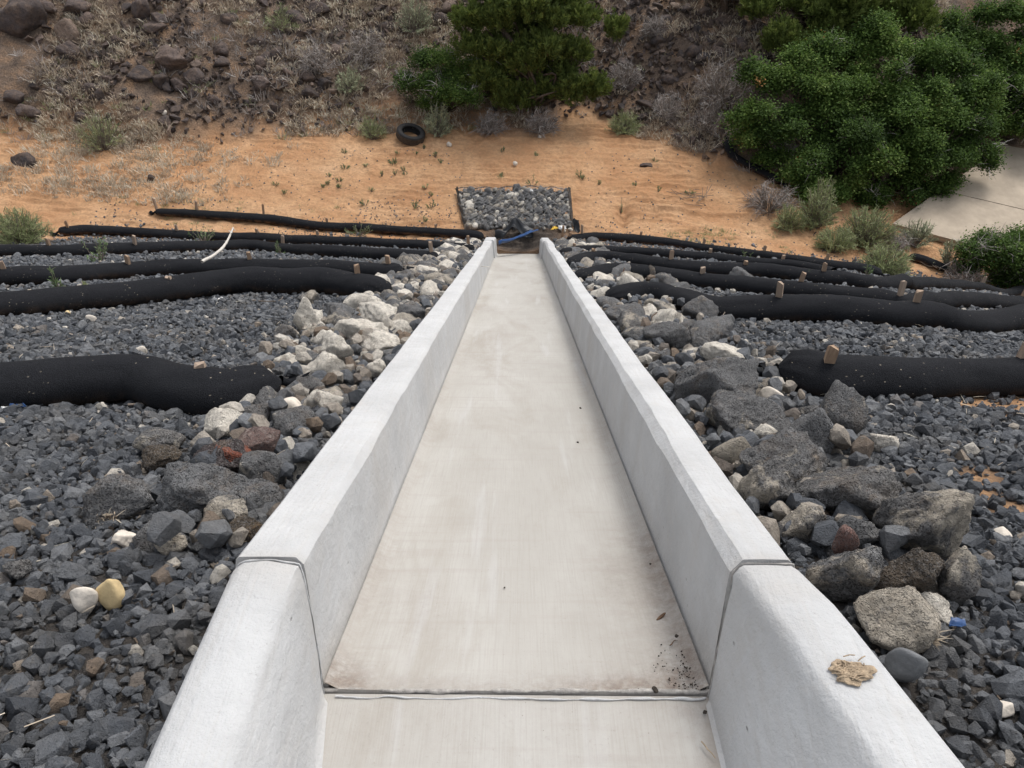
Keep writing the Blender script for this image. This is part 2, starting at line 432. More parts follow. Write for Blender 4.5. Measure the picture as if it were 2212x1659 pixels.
M = dict(
    soil=mat_ground(), gravel=mat_gravel("crushed_basalt", 'attr'), gravel1=mat_gravel("crushed_basalt_single", 'rand'),
    grey=mat_lava("grey_lava", ((0.120, 0.123, 0.128), (0.33, 0.333, 0.335)), pale_at=0.62),
    mixed=mat_lava("grey_lava_with_caliche", ((0.120, 0.119, 0.118), (0.34, 0.33, 0.32)), pale_at=0.49),
    pale=mat_lava("caliche_rock", ((0.26, 0.235, 0.20), (0.48, 0.42, 0.35)), pale=(0.84, 0.78, 0.68), pale_at=0.38, lichen=0.10, pitdark=0.3, amp=0.40, dust=0.22),
    tan=mat_lava("tan_lava", ((0.085, 0.07, 0.055), (0.20, 0.15, 0.10)), pale_at=0.75, lichen=0.5),
    purple=mat_lava("purple_brown_lava", ((0.055, 0.040, 0.042), (0.135, 0.10, 0.10)), pale_at=0.75, lichen=0.05),
    red=mat_lava("red_scoria", ((0.30, 0.085, 0.05), (0.48, 0.17, 0.10)), pale=(0.62, 0.40, 0.26), pale_at=0.60, lichen=0.05),
    pink=mat_lava("pink_scoria", ((0.24, 0.13, 0.11), (0.40, 0.25, 0.21)), pale=(0.55, 0.45, 0.40), pale_at=0.62, lichen=0.05, pit=170),
    cream=mat_plain("cream_stone", (0.62, 0.56, 0.48), 0.85, 0.22, 25, bump=0.01),
    yellow=mat_plain("yellow_stone", (0.60, 0.46, 0.25), 0.85, 0.28, 22, bump=0.01),
    smoothgrey=mat_plain("smooth_grey_stone", (0.15, 0.155, 0.16), 0.85, 0.25, 60, bump=0.008),
    hillrock=mat_hillrock(), rubble=mat_hillrock("hill_rubble_rock", 'attr'),
    wattle=mat_wattle(), wood=mat_wood(), redwood=mat_wood("split_stake_wood", (0.16, 0.06, 0.03), (0.36, 0.17, 0.09)),
    cwall=mat_concrete_wall(), cfloor=mat_concrete_floor(),
    seal=mat_plain("joint_sealant", (0.36, 0.34, 0.315), 0.8, 0.5, 60, bump=0.006),
    apron=mat_plain("weathered_concrete", (0.40, 0.335, 0.26), 0.9, 0.25, 2.0, bump=0.004),
    dark=mat_plain("dark_joint", (0.05, 0.045, 0.04), 0.95, 0.4, 30),
    rubber=mat_plain("tyre_rubber", (0.022, 0.021, 0.021), 0.75, 0.4, 20),
    treadr=mat_plain("dusty_tyre_tread", (0.085, 0.062, 0.045), 0.9, 0.5, 25, bump=0.004),
    blackp=mat_plain("black_plastic", (0.016, 0.018, 0.022), 0.45, 0.4, 15, 0.4, bump=0.01),
    bluep=mat_plain("blue_plastic", (0.018, 0.06, 0.17), 0.45, 0.3, 20, 0.4),
    whitep=mat_plain("white_plastic", (0.70, 0.70, 0.69), 0.5, 0.15, 30),
    yellowp=mat_plain("yellow_paper", (0.70, 0.45, 0.06), 0.6, 0.2, 30),
    felt=mat_plain("geotextile", (0.06, 0.052, 0.045), 0.95, 0.5, 18, bump=0.01),
    wire=mat_plain("galvanised_wire", (0.34, 0.34, 0.34), 0.5, 0.3, 40),
    mud=mat_plain("dried_mud", (0.40, 0.31, 0.215), 0.95, 0.45, 90, bump=0.012),
    dirt=mat_plain("dark_dirt", (0.055, 0.045, 0.036), 0.95, 0.5, 60, bump=0.01),
    brownbit=mat_plain("brown_seed", (0.13, 0.075, 0.045), 0.8, 0.4, 60),
    stick=mat_plain("bleached_stick", (0.62, 0.58, 0.52), 0.8, 0.25, 30, bump=0.004),
    twig=mat_plain("grey_twig", (0.20, 0.165, 0.135), 0.9, 0.4, 25),
    bark=mat_plain("bark", (0.105, 0.078, 0.058), 0.95, 0.5, 18, bump=0.02),
    drygrass=mat_leaf("dry_grass", [(0.0, (0.25, 0.195, 0.145)), (0.45, (0.46, 0.38, 0.285)), (0.8, (0.64, 0.55, 0.43)), (1.0, (0.62, 0.58, 0.47))], 0.15, 0.8),
    greybrush=mat_leaf("grey_brush", [(0.0, (0.19, 0.165, 0.15)), (0.6, (0.37, 0.335, 0.31)), (1.0, (0.54, 0.51, 0.48))], 0.05, 0.85),
    sage=mat_leaf("sage_leaf", [(0.0, (0.15, 0.18, 0.08)), (0.5, (0.27, 0.31, 0.145)), (1.0, (0.42, 0.45, 0.25))], 0.2, 0.7),
    weed=mat_leaf("weed_leaf", [(0.0, (0.075, 0.12, 0.05)), (0.5, (0.14, 0.21, 0.09)), (1.0, (0.24, 0.30, 0.15))], 0.25, 0.6),
    greygreen=mat_leaf("grey_green_leaf", [(0.0, (0.19, 0.21, 0.135)), (0.5, (0.33, 0.36, 0.23)), (1.0, (0.47, 0.50, 0.33))], 0.15, 0.7),
    leaf=mat_leaf("sumac_leaf", [(0.0, (0.030, 0.058, 0.013)), (0.5, (0.088, 0.155, 0.032)), (0.85, (0.165, 0.25, 0.055)), (0.97, (0.24, 0.31, 0.09)), (1.0, (0.38, 0.20, 0.07))], 0.4, 0.75),
    juniper=mat_leaf("juniper_spray", [(0.0, (0.058, 0.080, 0.022)), (0.5, (0.115, 0.155, 0.036)), (0.85, (0.18, 0.225, 0.052)), (1.0, (0.26, 0.27, 0.085))], 0.25, 0.7),
)

BARE = [(at(px, py)[:2], r) for px, py, r in ((2130, 866, 0.26), (2195, 884, 0.20), (2130, 1030, 0.10), (700, 690, 0.12), (2160, 1085, 0.06))]
def bare(x, y):
    m = np.zeros(np.shape(x))
    for (cx, cy), r in BARE:
        d = np.sqrt((x - cx) ** 2 + ((y - cy) * 0.8) ** 2) / r + 0.5 * vnoise(x * 9, y * 9, 43)
        m = np.maximum(m, smooth(1.15, 0.7, d))
    return m * 0.9
# ------------------------------------------------------------------ ground (one height field, three pieces of setting)
def axis_pts(segs):
    out = []
    for a, b, st in segs:
        out += list(np.arange(a, b - 1e-6, st))
    out.append(segs[-1][1])
    return np.array(out)
GX = axis_pts([(-60, -14, 4), (-14, -9, 0.2), (-9, -1.6, 0.085), (-1.6, -0.6, 0.05), (-0.6, -0.56, 0.04), (-0.56, 0.56, 0.14), (0.56, 1.6, 0.04), (1.6, 9, 0.085), (9, 15, 0.2), (15, 61, 4)])
GY = axis_pts([(-30, -4, 4), (-4, 13, 0.12), (13, 13.6, 0.05), (13.6, 18.7, 0.03), (18.7, 19.4, 0.06), (19.4, 27, 0.12), (27, 40, 0.8), (40, 80, 5)])
XX, YY = np.meshgrid(GX, GY)
ZZ = terrain(XX, YY)
floor_line = np.where(YY > 0, -TAN * YY, 0)
under = (YY < 13.55) & (XX > -0.575) & (XX < np.where(YY < 0, 0.575 + 0.30 * np.clip(-YY, 0, 2.2), 0.575))
ZZ = np.where(under, floor_line - 0.14, ZZ)
ny, nx = XX.shape
hill_a = smooth(-0.15, 0.7, YY - toe(XX) + 0.35 * fbm(XX * 1.1, YY * 1.1, 31))
patch = bare(XX, YY)
dark_a = (1 - smooth(12.2, 13.6, YY + 0.5 * vnoise(XX, YY, 33))) * (1 - patch)
dark_a = np.maximum(dark_a, 0.97 * np.exp(-(((XX - 0.15) / 1.15) ** 4 + ((YY - 14.0) / 0.62) ** 4)))
GV = np.stack([XX, YY, ZZ], -1).reshape(-1, 3)
idx = np.arange(ny * nx).reshape(ny, nx)
GF = np.stack([idx[:-1, :-1], idx[:-1, 1:], idx[1:, 1:], idx[1:, :-1]], -1).reshape(-1, 4)
fc = GV[GF].mean(1)
reg = np.where(fc[:, 1] < 13.6, 0, np.where(fc[:, 1] < toe(fc[:, 0]), 1, 2))
def ground_piece(name, r):
    F = GF[reg == r]
    u, inv = np.unique(F, return_inverse=True)
    me = mesh_np(name, GV[u], inv.reshape(F.shape), M['soil'], True, None, {"hill": hill_a.ravel()[u], "dark": dark_a.ravel()[u]})
    return tag(obj(name, me), kind='structure')
gravel_slope = ground_piece("gravel_slope", 0)
sand_flat = ground_piece("sand_ground", 1)
hillside = ground_piece("hillside", 2)

# ------------------------------------------------------------------ concrete chute
CA, SA = math.cos(R(20)), math.sin(R(20))
def chute_pt(x, s, n):
    return np.stack([np.broadcast_to(x, np.shape(s)), s * CA + n * SA, -s * SA + n * CA], -1)
CH_LEN = 14.4
def sweep(profile_fn, ss, mat, name, attr_fn=None, cap=True, sharp=28):
    """profile_fn(s) -> (k,3) world points; rings along ss"""
    rings = np.array([profile_fn(s) for s in ss]); m, k, _ = rings.shape
    V = rings.reshape(-1, 3)
    i = np.arange(m - 1)[:, None] * k; j = np.arange(k - 1)[None]
    F = np.stack([i + j, i + j + 1, i + k + j + 1, i + k + j], -1).reshape(-1, 4)
    F = quads_to_tris(F)
    if cap:
        for r0 in (0, (m - 1) * k):
            tri = np.array([[r0, r0 + q, r0 + q + 1] for q in range(1, k - 1)])
            F = np.concatenate([F, tri])
    at_ = {"grime": attr_fn(V, k, m)} if attr_fn else {}
    return mesh_np(name, V, F, mat, True, None, at_, sharp)
chute = empty("concrete_chute", (0, 0, 0))
tag(chute, "long white concrete drainage chute running straight down the gravel slope", "drainage chute")
rngc = np.random.default_rng(3)
def wall_profile(sign):
    xo = 0.632 if sign < 0 else 0.615
    ph = rngc.random(8) * 6
    sd = 50 if sign < 0 else 60
    notches = [11.9, 12.7, 13.3] if sign < 0 else [5.9, 6.75, 9.4, 10.4, 11.6, 12.6, 13.35]
    def f(s):
        a = float(fbm(np.array(s * 1.1), np.array(0.3), sd)); b_ = float(fbm(np.array(s * 2.3), np.array(4.3), sd + 1)); c = float(fbm(np.array(s * 1.3), np.array(9.3), sd + 2))
        e = float(vnoise(np.array(s * 9.0), np.array(1.0), sd + 3))
        w = 0.5 if s < 1 else 1.0
        xi_t = 0.482 + 0.004 * a * w + 0.0018 * e
        top = 0.330 + 0.004 * c * w
        if s > 7.5: top += 0.012 * math.copysign(1, math.sin(s * 2.1 + sign)) * min(1, (s - 7.5) / 3)
        for nt_ in notches: top -= 0.016 * math.exp(-((s - nt_) / 0.02) ** 2)
        if s > 13.0: xi_t -= 0.03; top += 0.012
        ch = 0.016 + 0.010 * (b_ > 0) * abs(b_) + (0.011 if sign > 0 else 0.0)
        xb = 0.452 - (0.03 if s > 13.0 else 0)
        pr = [(xb - 0.012, -0.12), (xb - 0.012, 0.004), (xb, 0.006), (xb + 0.006, 0.02), (xb + 0.012, 0.09), ((xb + xi_t) / 2 + 0.004, 0.18), (xi_t - 0.004, top - ch - 0.012), (xi_t - 0.002, top - ch),
              (xi_t + ch * 0.8, top - 0.001), (xi_t + ch * 0.8 + 0.003, top), ((xi_t + xo) / 2, top + 0.001), (xo + 0.003 * b_ - 0.008, top), (xo + 0.003 * b_, top - 0.007), (xo + 0.006, top - 0.05), (xo + 0.01, -0.32)]
        x = np.array([p[0] for p in pr]) * sign; n = np.array([p[1] for p in pr])
        return np.stack([x, s * CA + n * SA, -s * SA + n * CA], -1)
    return f
def wall_grime(V, k, m):
    s = V[:, 1] * CA - V[:, 2] * SA; n = V[:, 1] * SA + V[:, 2] * CA
    g = smooth(0.10, 0.0, n) * smooth(0.55, 0.0, s) * 0.9
    g = np.maximum(g, smooth(0.06, 0.0, s) * 0.35)
    g = np.maximum(g, smooth(0.10, 0.0, n) * (0.35 + 0.3 * vnoise(s * 2.3, V[:, 0], 73)) * (n > -0.02))
    g = np.maximum(g, 0.30 * smooth(0.35, 0.9, fbm(s * 1.7, V[:, 0] * 3, 75)) * smooth(0.34, 0.30, n))
    return np.clip(g, 0, 1)
ss = np.concatenate([np.arange(0.012, 13.0, 0.045), [13.0, 13.004], np.arange(13.05, CH_LEN, 0.05), [CH_LEN]])
for sg in (-1, 1):
    obj("side_wall", sweep(wall_profile(sg), ss, M['cwall'], "side_wall", wall_grime), chute)
fx = np.linspace(-0.448, 0.448, 29); fs = np.concatenate([[0.003], np.arange(0.03, CH_LEN + 0.001, 0.05)])
FX, FS = np.meshgrid(fx, fs)
fn = 0.0025 * fbm(FX * 2, FS * 1.2, 81) + 0.02 * smooth(0.40, 0.448, np.abs(FX)) ** 2 - 0.002
FV = np.stack([FX, FS * CA + fn * SA, -FS * SA + fn * CA], -1).reshape(-1, 3)
ii = np.arange(FX.size).reshape(FX.shape)
FF = np.stack([ii[:-1, :-1], ii[:-1, 1:], ii[1:, 1:], ii[1:, :-1]], -1).reshape(-1, 4)
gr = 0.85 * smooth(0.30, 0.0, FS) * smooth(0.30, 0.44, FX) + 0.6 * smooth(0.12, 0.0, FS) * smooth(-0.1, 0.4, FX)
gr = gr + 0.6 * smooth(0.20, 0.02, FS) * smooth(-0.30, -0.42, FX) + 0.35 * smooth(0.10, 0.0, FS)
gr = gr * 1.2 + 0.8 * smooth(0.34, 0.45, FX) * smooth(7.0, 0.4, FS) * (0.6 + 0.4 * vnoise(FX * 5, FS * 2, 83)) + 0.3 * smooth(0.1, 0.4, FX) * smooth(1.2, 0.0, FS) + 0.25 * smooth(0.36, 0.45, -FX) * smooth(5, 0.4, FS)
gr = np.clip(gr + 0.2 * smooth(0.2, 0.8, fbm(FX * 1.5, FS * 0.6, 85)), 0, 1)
obj("floor_slab", mesh_np("floor_slab", FV, FF, M['cfloor'], True, None, {"grime": gr.ravel()}), chute)
# front and lower lips of the slab
for s_, nm in ((0.004, "slab_edge"), (CH_LEN, "slab_edge")):
    V = np.array([chute_pt(x, np.array(s_), np.array(n))for x in (-0.448, 0.448) for n in (0.0, -0.14)])
    V[:, 1] += -0.003 if s_ < 1 else 0.003
    obj(nm, mesh_np(nm, V, np.array([[0, 1, 3, 2]]), M['cfloor'], False, None, {"grime": np.full(4, 0.5)}), chute)

# ------------------------------------------------------------------ inlet section nearest the camera
inlet = empty("concrete_inlet", (0, -1.0, 0))
inlet_mw = Matrix.Translation((0, -1.0, 0))
tag(inlet, "nearest white concrete inlet section with flared right wall, joined to the chute", "chute inlet")
def lerp(a, b, t): return a + (b - a) * t
def inlet_profile(sign):
    def f(q):                        # q: distance back from the joint
        t = min(q / 0.38, 3.0) if sign > 0 else q / 0.38
        lean = max(0, 1 - q / 0.45)
        e = 0.003 * float(fbm(np.array(q * 5), np.array(2.0 + sign), 90))
        if sign > 0:
            xb = 0.447 + 0.006 * t; xi = 0.486 + 0.125 * min(t, 2.6); xo = 0.618 + 0.13 * min(t, 2.6) + 0.02 * smooth(0, 0.3, t); top = 0.318 + 0.012 * min(t, 2)
            pr = [(xb - 0.01, -0.12), (xb - 0.01, -0.006), (xb, 0.0), (xb + 0.004, 0.03), (lerp(xb, xi, 0.3), 0.12), (lerp(xb, xi, 0.60), 0.205), (lerp(xb, xi, 0.88) , top - 0.048),
                  (xi - 0.004, top - 0.022), (xi + 0.008, top - 0.006), (xi + 0.018, top), ((xi + xo) / 2, top + 0.001), (xo - 0.010, top), (xo - 0.002, top - 0.008), (xo + 0.004, top - 0.05), (xo + 0.02, -0.25)]
        else:
            xb = 0.447 - 0.050 * min(t, 1.5); xo = 0.628 + 0.012 * min(t, 2); xi = 0.488 + 0.012 * min(t, 2); top = 0.318 + 0.004 * min(t, 2)
            w = float(smooth(0, 0.3, t))
            pr = [(xb - 0.01, -0.12), (xb - 0.01, -0.006), (xb, 0.0), (xb + 0.006, 0.03), (lerp(xb, xi, 0.22), 0.10), (lerp(xb, xi, 0.45), 0.19), (lerp(xb, xi, 0.70), lerp(0.27, 0.255, w)),
                  (lerp(xb, xi, 0.88), lerp(0.298, 0.290, w)), (xi, lerp(top - 0.008, top - 0.012, w)), (xi + 0.025, top - 0.003), ((xi + xo) / 2, top + 0.004), (xo - 0.02, top), (xo - 0.004, top - 0.010), (xo + 0.006, top - 0.04), (xo + 0.03, -0.25)]
        x = np.array([p[0] for p in pr]) * sign; z = np.array([p[1] for p in pr])
        x[3:12] += e * sign
        if q < 0.02: x[6:13] = x[6:13] * 1.0; z = z - 0.008 * (0.02 - q) / 0.02
        y = -q - 0.010 + lean * z * 0.36 + 1.0
        return np.stack([x, y, z], -1)
    return f
def inlet_grime(V, k, m):
    z = V[:, 2]; q = 1.0 - V[:, 1]
    return np.clip(smooth(0.04, 0.0, z) * 0.4 * smooth(0.3, 0, q) + smooth(0.03, -0.08, q - 0.0) * 0.25, 0, 1)
qs = np.concatenate([[-0.004, 0.003, 0.018], np.arange(0.05, 2.4, 0.045)])
for sg in (-1, 1):
    obj("curb_wall", sweep(inlet_profile(sg), qs, M['cwall'], "curb_wall", inlet_grime, True, 34 if sg > 0 else 50), inlet)
fx = np.linspace(-0.46, 0.50, 25); fq = np.concatenate([[0.006], np.arange(0.03, 2.4, 0.05)])
FX, FQ = np.meshgrid(fx, fq)
FV = np.stack([FX, 1.0 - FQ, -0.006 + 0.002 * fbm(FX * 2, FQ * 2, 95)], -1).reshape(-1, 3)
ii = np.arange(FX.size).reshape(FX.shape)
FF = np.stack([ii[:-1, :-1], ii[1:, :-1], ii[1:, 1:], ii[:-1, 1:]], -1).reshape(-1, 4)
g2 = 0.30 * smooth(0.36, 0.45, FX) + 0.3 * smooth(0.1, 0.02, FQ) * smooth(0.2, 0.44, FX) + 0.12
obj("floor_slab", mesh_np("inlet_floor_slab", FV, FF, M['cfloor'], True, None, {"grime": g2.ravel()}), inlet)

# joint sealant beads: across the floor and up both walls
def bead(pts, r, name, mat, parent, seed, seg=7, off=(0, 0, 0)):
    P = spline(np.array(pts), 0.012); n = len(P)
    rg = np.random.default_rng(seed)
    rad = r * (1 + 0.8 * fbm(np.arange(n) * 0.25, np.zeros(n), seed))
    P = P + 0.004 * np.stack([fbm(np.arange(n) * 0.15, np.zeros(n) + q, seed + q) for q in range(3)], -1) * np.array([0.3, 1, 0.4]) + np.array(off)
    V, F = tube_np(P, np.clip(rad, r * 0.35, None), seg)
    return obj(name, mesh_np(name, V, F, mat, True), parent)
bead([(-0.45, 1.0 + 0.004, -0.006), (-0.15, 1.0 + 0.002, -0.005), (0.15, 1.0 + 0.003, -0.004), (0.45, 1.0 + 0.003, -0.003)], 0.0042, "joint_sealant", M['seal'], inlet, 201)
bead([(-0.42, 1.0 - 0.012, -0.004), (-0.1, 1.0 - 0.018, -0.005), (0.2, 1.0 - 0.016, -0.005), (0.44, 1.0 - 0.012, -0.004)], 0.0024, "joint_sealant", M['cwall'], inlet, 202)
for sg, sd in ((-1, 203), (1, 204)):
    pr = inlet_profile(sg)(0.0)
    pts = [pr[i] + np.array([-0.001 * sg, 0.006, 0.001]) for i in (2, 3, 4, 5, 6, 7, 8, 9, 10, 11, 12, 13)]
    bead(pts, 0.0018, "joint_sealant", M['seal'] if sg > 0 else M['cwall'], inlet, sd)

# ------------------------------------------------------------------ rock meshes
def ico(sub):
    bm = bmesh.new(); bmesh.ops.create_icosphere(bm, subdivisions=sub, radius=1.0)
    V = np.array([v.co[:] for v in bm.verts]); F = np.array([[v.index for v in f.verts] for f in bm.faces]); bm.free()
    return V, F
_ICO = {s: ico(s) for s in (2, 3, 4, 5)}
def sines(P, rg, freq, n=7):
    out = 0
    for _ in range(n):
        k = rg.normal(size=3); k *= freq * (0.6 + 0.8 * rg.random()) / np.linalg.norm(k)
        out = out + np.sin(P @ k + rg.random() * 6.28)
    return out / math.sqrt(n)
def rock_np(seed, sub=4, planes=12, sharp=22.0, rough=0.05, lump=0.14):
    rg = np.random.default_rng(seed); D, F = _ICO[sub]
    N = rg.normal(size=(planes, 3)); N /= np.linalg.norm(N, axis=1)[:, None]
    o = 0.62 + 0.38 * rg.random(planes)
    c = np.clip(D @ N.T, 1e-3, None)
    rr = o[None] / c
    r = -np.log(np.exp(-sharp * np.clip(rr, 0, 4)).sum(1) + math.exp(-sharp * 1.25)) / sharp
    V = D * r[:, None]
    ridge = 1 - np.abs(sines(V, rg, 3.2, 6)) * 1.1
    ridge2 = 1 - np.abs(sines(V, rg, 8.0, 8)) * 1.1
    V = V * (1 + lump * sines(V, rg, 2.2)[:, None] * 0.5 + rough * 1.8 * ridge[:, None] + rough * 1.1 * ridge2[:, None] + rough * 0.7 * sines(V, rg, 17, 11)[:, None] + rough * 0.45 * sines(V, rg, 38, 12)[:, None])
    V -= (V.max(0) + V.min(0)) / 2
    return V / (V.max(0) - V.min(0)) * 2, F
_rock_cache = {}
def rock_mesh(variant, mat, sub=4, style='angular'):
    k = (variant, mat, sub, style)
    if k not in _rock_cache:
        if style == 'round': V, F = rock_np(500 + variant, sub, 15, 20, 0.046, 0.14)
        elif style == 'block': V, F = rock_np(600 + variant, sub, 9, 34, 0.034, 0.08)
        elif style == 'smooth': V, F = rock_np(700 + variant, sub, 18, 8, 0.008, 0.06)
        else: V, F = rock_np(400 + variant, sub)
        _rock_cache[k] = mesh_np("rock_" + style, V, F, M[mat], True)
    return _rock_cache[k]
NV = {'angular': 9, 'round': 5, 'block': 6, 'smooth': 4}
rk = random.Random(11)
rock_spots = []          # (x, y, radius) of riprap already placed
def rock_at(px, py, wpx, hpx, mat, label, name="riprap_rock", cat="rock", style='angular', rot=None, sub=4, group=None, sink=0.07, lift=0.0, dz=1.2, flat=0.78):
    P = at(px, py + 0.30 * hpx, lift)
    d = depth(P)
    w = wpx * d / 1664 * (0.9 if wpx > 90 else 1.0); h = hpx * d / 1664
    sx, sy, sz = w / 2, w / 2 * flat, h / 2 * dz
    v = rk.randrange(NV[style])
    o = obj(name, rock_mesh(v, mat, sub, style), None, (P[0], P[1] + sy * 0.25, P[2] + sz * (1 - 2 * sink)), (rk.uniform(-.15, .15) - 0.15 * (name == "riprap_rock"), rk.uniform(-.2, .2), rk.choice([0, math.pi]) + rk.uniform(-.35, .35) if rot is None else rot), (sx, sy, sz))
    tag(o, label, cat, group)
    rock_spots.append((P[0], P[1] + sy * 0.25, max(sx, sy)))
    return o

# ------------------------------------------------------------------ riprap rocks one can tell apart
RIGHT = [
 (1545, 852, 210, 115, 'grey', "large flat rough grey rock with orange patches below the knotted right wattle end", 'block'),
 (1612, 918, 195, 85, 'grey', "long grey rock lying under the large flat rough rock beside the right wall", 'angular'),
 (1652, 958, 92, 60, 'pale', "small white peaked rock between two grey rocks, right of chute", 'angular'),
 (1745, 962, 120, 110, 'grey', "upright grey angular rock right of the small white peaked rock", 'block'),
 (1805, 915, 120, 125, 'grey', "brownish grey rock at the gravel edge behind the upright angular rock", 'angular'),
 (1580, 988, 105, 70, 'mixed', "smooth light grey rock against the right wall left of the white peaked rock", 'smooth'),
 (1690, 1020, 210, 90, 'grey', "broad grey rock with brown grassy hollow below the white peaked rock", 'angular'),
 (1652, 1072, 135, 110, 'mixed', "grey rock with an arched pale cap touching the right wall", 'round'),
 (1815, 1082, 235, 120, 'mixed', "big pitted rock with a whitish crown in the right riprap", 'round'),
 (1722, 1145, 115, 85, 'mixed', "dark pitted rock with a thin cream top beside the right wall", 'round'),
 (1848, 1168, 105, 85, 'grey', "dark pitted rock behind the pink stone", 'angular'),
 (1817, 1180, 52, 78, 'pink', "small upright pinkish stone leaning among dark rocks", 'smooth'),
 (1985, 1150, 205, 165, 'mixed', "large black pitted rock with yellowish stains at the right gravel edge", 'round'),
 (1808, 1250, 150, 135, 'grey', "round dark pitted rock against the joint of the right wall", 'round'),
 (1950, 1255, 145, 120, 'tan', "round tan brown rock beside the dark round rock", 'round'),
 (2055, 1262, 95, 125, 'mixed', "grey white-flecked rock at the gravel side of the tan rock", 'angular'),
 (1925, 1352, 200, 110, 'mixed', "flat slab with white crust just below the tan round rock", 'block'),
 (1942, 1450, 80, 110, 'smoothgrey', "smooth bluish grey stone touching the outer edge of the near right wall", 'smooth'),
 (2010, 1325, 90, 45, 'pale', "cream crusted stone beside the blue plastic scrap", 'angular'),
 (1663, 868, 50, 45, 'cream', "small cream stone perched on the edge of the large flat rock", 'smooth'),
 (1905, 965, 60, 45, 'pale', "pale tan crusted stone alone in the right gravel", 'angular'),
 (2165, 1157, 40, 22, 'cream', "small flat tan pebble in the right gravel level with the pink stone", 'smooth'),
 (2160, 1535, 50, 30, 'cream', "oval tan pebble in the gravel at the lower right", 'smooth'),
 (1570, 785, 130, 45, 'pale', "whitish flat rock behind the large flat rough rock", 'angular'),
 (1497, 776, 60, 36, 'pale', "cream rock beside the right wall before the whitish flat rock", 'angular'),
 (1440, 740, 110, 60, 'grey', "grey rock beside the right wall level with the gap between wattles", 'angular'),
 (1330, 684, 55, 30, 'pale', "small whitish rock next to the tied end of the second right wattle", 'angular'),
 (1425, 682, 75, 36, 'mixed', "half whitish rock below the hump of the second right wattle", 'angular'),
 (1510, 680, 80, 50, 'grey', "grey rock tucked against the second right wattle", 'angular'),
 (1480, 650, 70, 40, 'grey', "grey rock leaning on the hump of the second right wattle", 'angular'),
 (1605, 610, 62, 40, 'grey', "grey rock lying between the second and third right wattles", 'round'),
]
LEFT = [
 (445, 1080, 200, 110, 'grey', "large pitted grey rock in the left riprap below the purple rock", 'round'),
 (262, 1095, 160, 85, 'grey', "flat grey rock at the gravel edge left of the large pitted rock", 'block'),
 (480, 1015, 150, 85, 'purple', "purple brown rock under the red spongy stone", 'block'),
 (572, 1032, 115, 80, 'grey', "grey pitted block between the purple rock and the left wall", 'block'),
 (503, 990, 80, 46, 'red', "red spongy stone in the left riprap", 'round'),
 (560, 962, 105, 48, 'pink', "pinkish cream rough rock right of the red spongy stone", 'angular'),
 (352, 968, 120, 60, 'mixed', "grey and cream rock at the outer edge of the left riprap", 'angular'),
 (348, 1000, 90, 45, 'tan', "tan crusted rock below the grey and cream outer rock", 'angular'),
 (480, 930, 115, 52, 'pale', "cream jagged rock in the left riprap under the wattle end", 'angular'),
 (620, 892, 85, 52, 'cream', "smooth white rock below the tied end of the nearest left wattle", 'smooth'),
 (545, 905, 95, 48, 'mixed', "cream and grey rock left of the smooth white rock", 'angular'),
 (695, 812, 115, 66, 'pale', "big cream rock beside the tail of the nearest left wattle", 'round'),
 (735, 772, 75, 75, 'pale', "upright cream rock above the big cream rock", 'angular'),
 (805, 812, 65, 50, 'pale', "rounded cream rock near the left wall level with the wattle tail", 'round'),
 (700, 885, 90, 62, 'pale', "cream and tan rock right of the smooth white rock", 'angular'),
 (820, 752, 110, 42, 'pale', "long cream rock lying beside the left wall", 'angular'),
 (668, 846, 70, 45, 'mixed', "bluish grey speckled rock under the big cream rock", 'angular'),
 (640, 930, 120, 60, 'grey', "grey pitted rock left of the wall below the smooth white rock", 'angular'),
 (665, 700, 56, 78, 'pale', "standing pale concrete lump at the gravel edge left of chute", 'block'),
 (668, 653, 48, 30, 'mixed', "small grey and white stone behind the standing pale lump", 'angular'),
 (815, 692, 110, 44, 'pale', "cream flat rock beside the left wall behind the standing lump", 'angular'),
 (885, 690, 70, 50, 'grey', "grey pitted rock against the left wall beyond the long cream rock", 'round'),
 (272, 1172, 55, 42, 'cream', "small white triangular stone at the edge of the left gravel", 'angular'),
 (345, 1172, 120, 55, 'grey', "flat grey stone beside the small white triangular stone", 'block'),
 (375, 1182, 75, 45, 'mixed', "half cream stone just right of the flat grey stone", 'angular'),
 (500, 1125, 120, 70, 'grey', "dark rock close to the left wall below the grey pitted block", 'angular'),
 (530, 1160, 100, 60, 'tan', "tan grassy rock touching the left wall near the joint", 'angular'),
 (192, 1308, 58, 66, 'cream', "white round stone in the left gravel beside the yellow stone", 'smooth'),
 (247, 1287, 62, 78, 'yellow', "yellow ochre round stone in the left gravel", 'smooth'),
 (40, 1240, 60, 50, 'mixed', "small cream flecked stone at the left picture edge", 'angular'),
 (200, 692, 22, 16, 'cream', "small cream pebble in the gravel below the second left wattle", 'smooth'),
 (308, 762, 24, 20, 'cream', "white angular pebble in the middle of the left gravel", 'angular'),
 (148, 681, 14, 14, 'yellow', "tiny yellow pebble touching the second left wattle", 'smooth'),
 (222, 884, 26, 22, 'pale', "pale cube-like stone under the nearest left wattle", 'block'),
 (178, 852, 20, 12, 'cream', "tiny white pebble at the foot of the nearest left wattle", 'smooth'),
]
for px, py, w, h, m_, lb, st in RIGHT + LEFT:
    small = w < 40
    rock_at(px, py, w, h, m_, lb, name="pebble" if small else ("stone" if m_ in ('cream', 'yellow', 'smoothgrey', 'pink') else "riprap_rock"), cat="stone" if small else "rock", style=st, sub=3 if small else 5 if w > 130 else 4, lift=0.07 if m_ in ('red', 'pink') else 0.0)
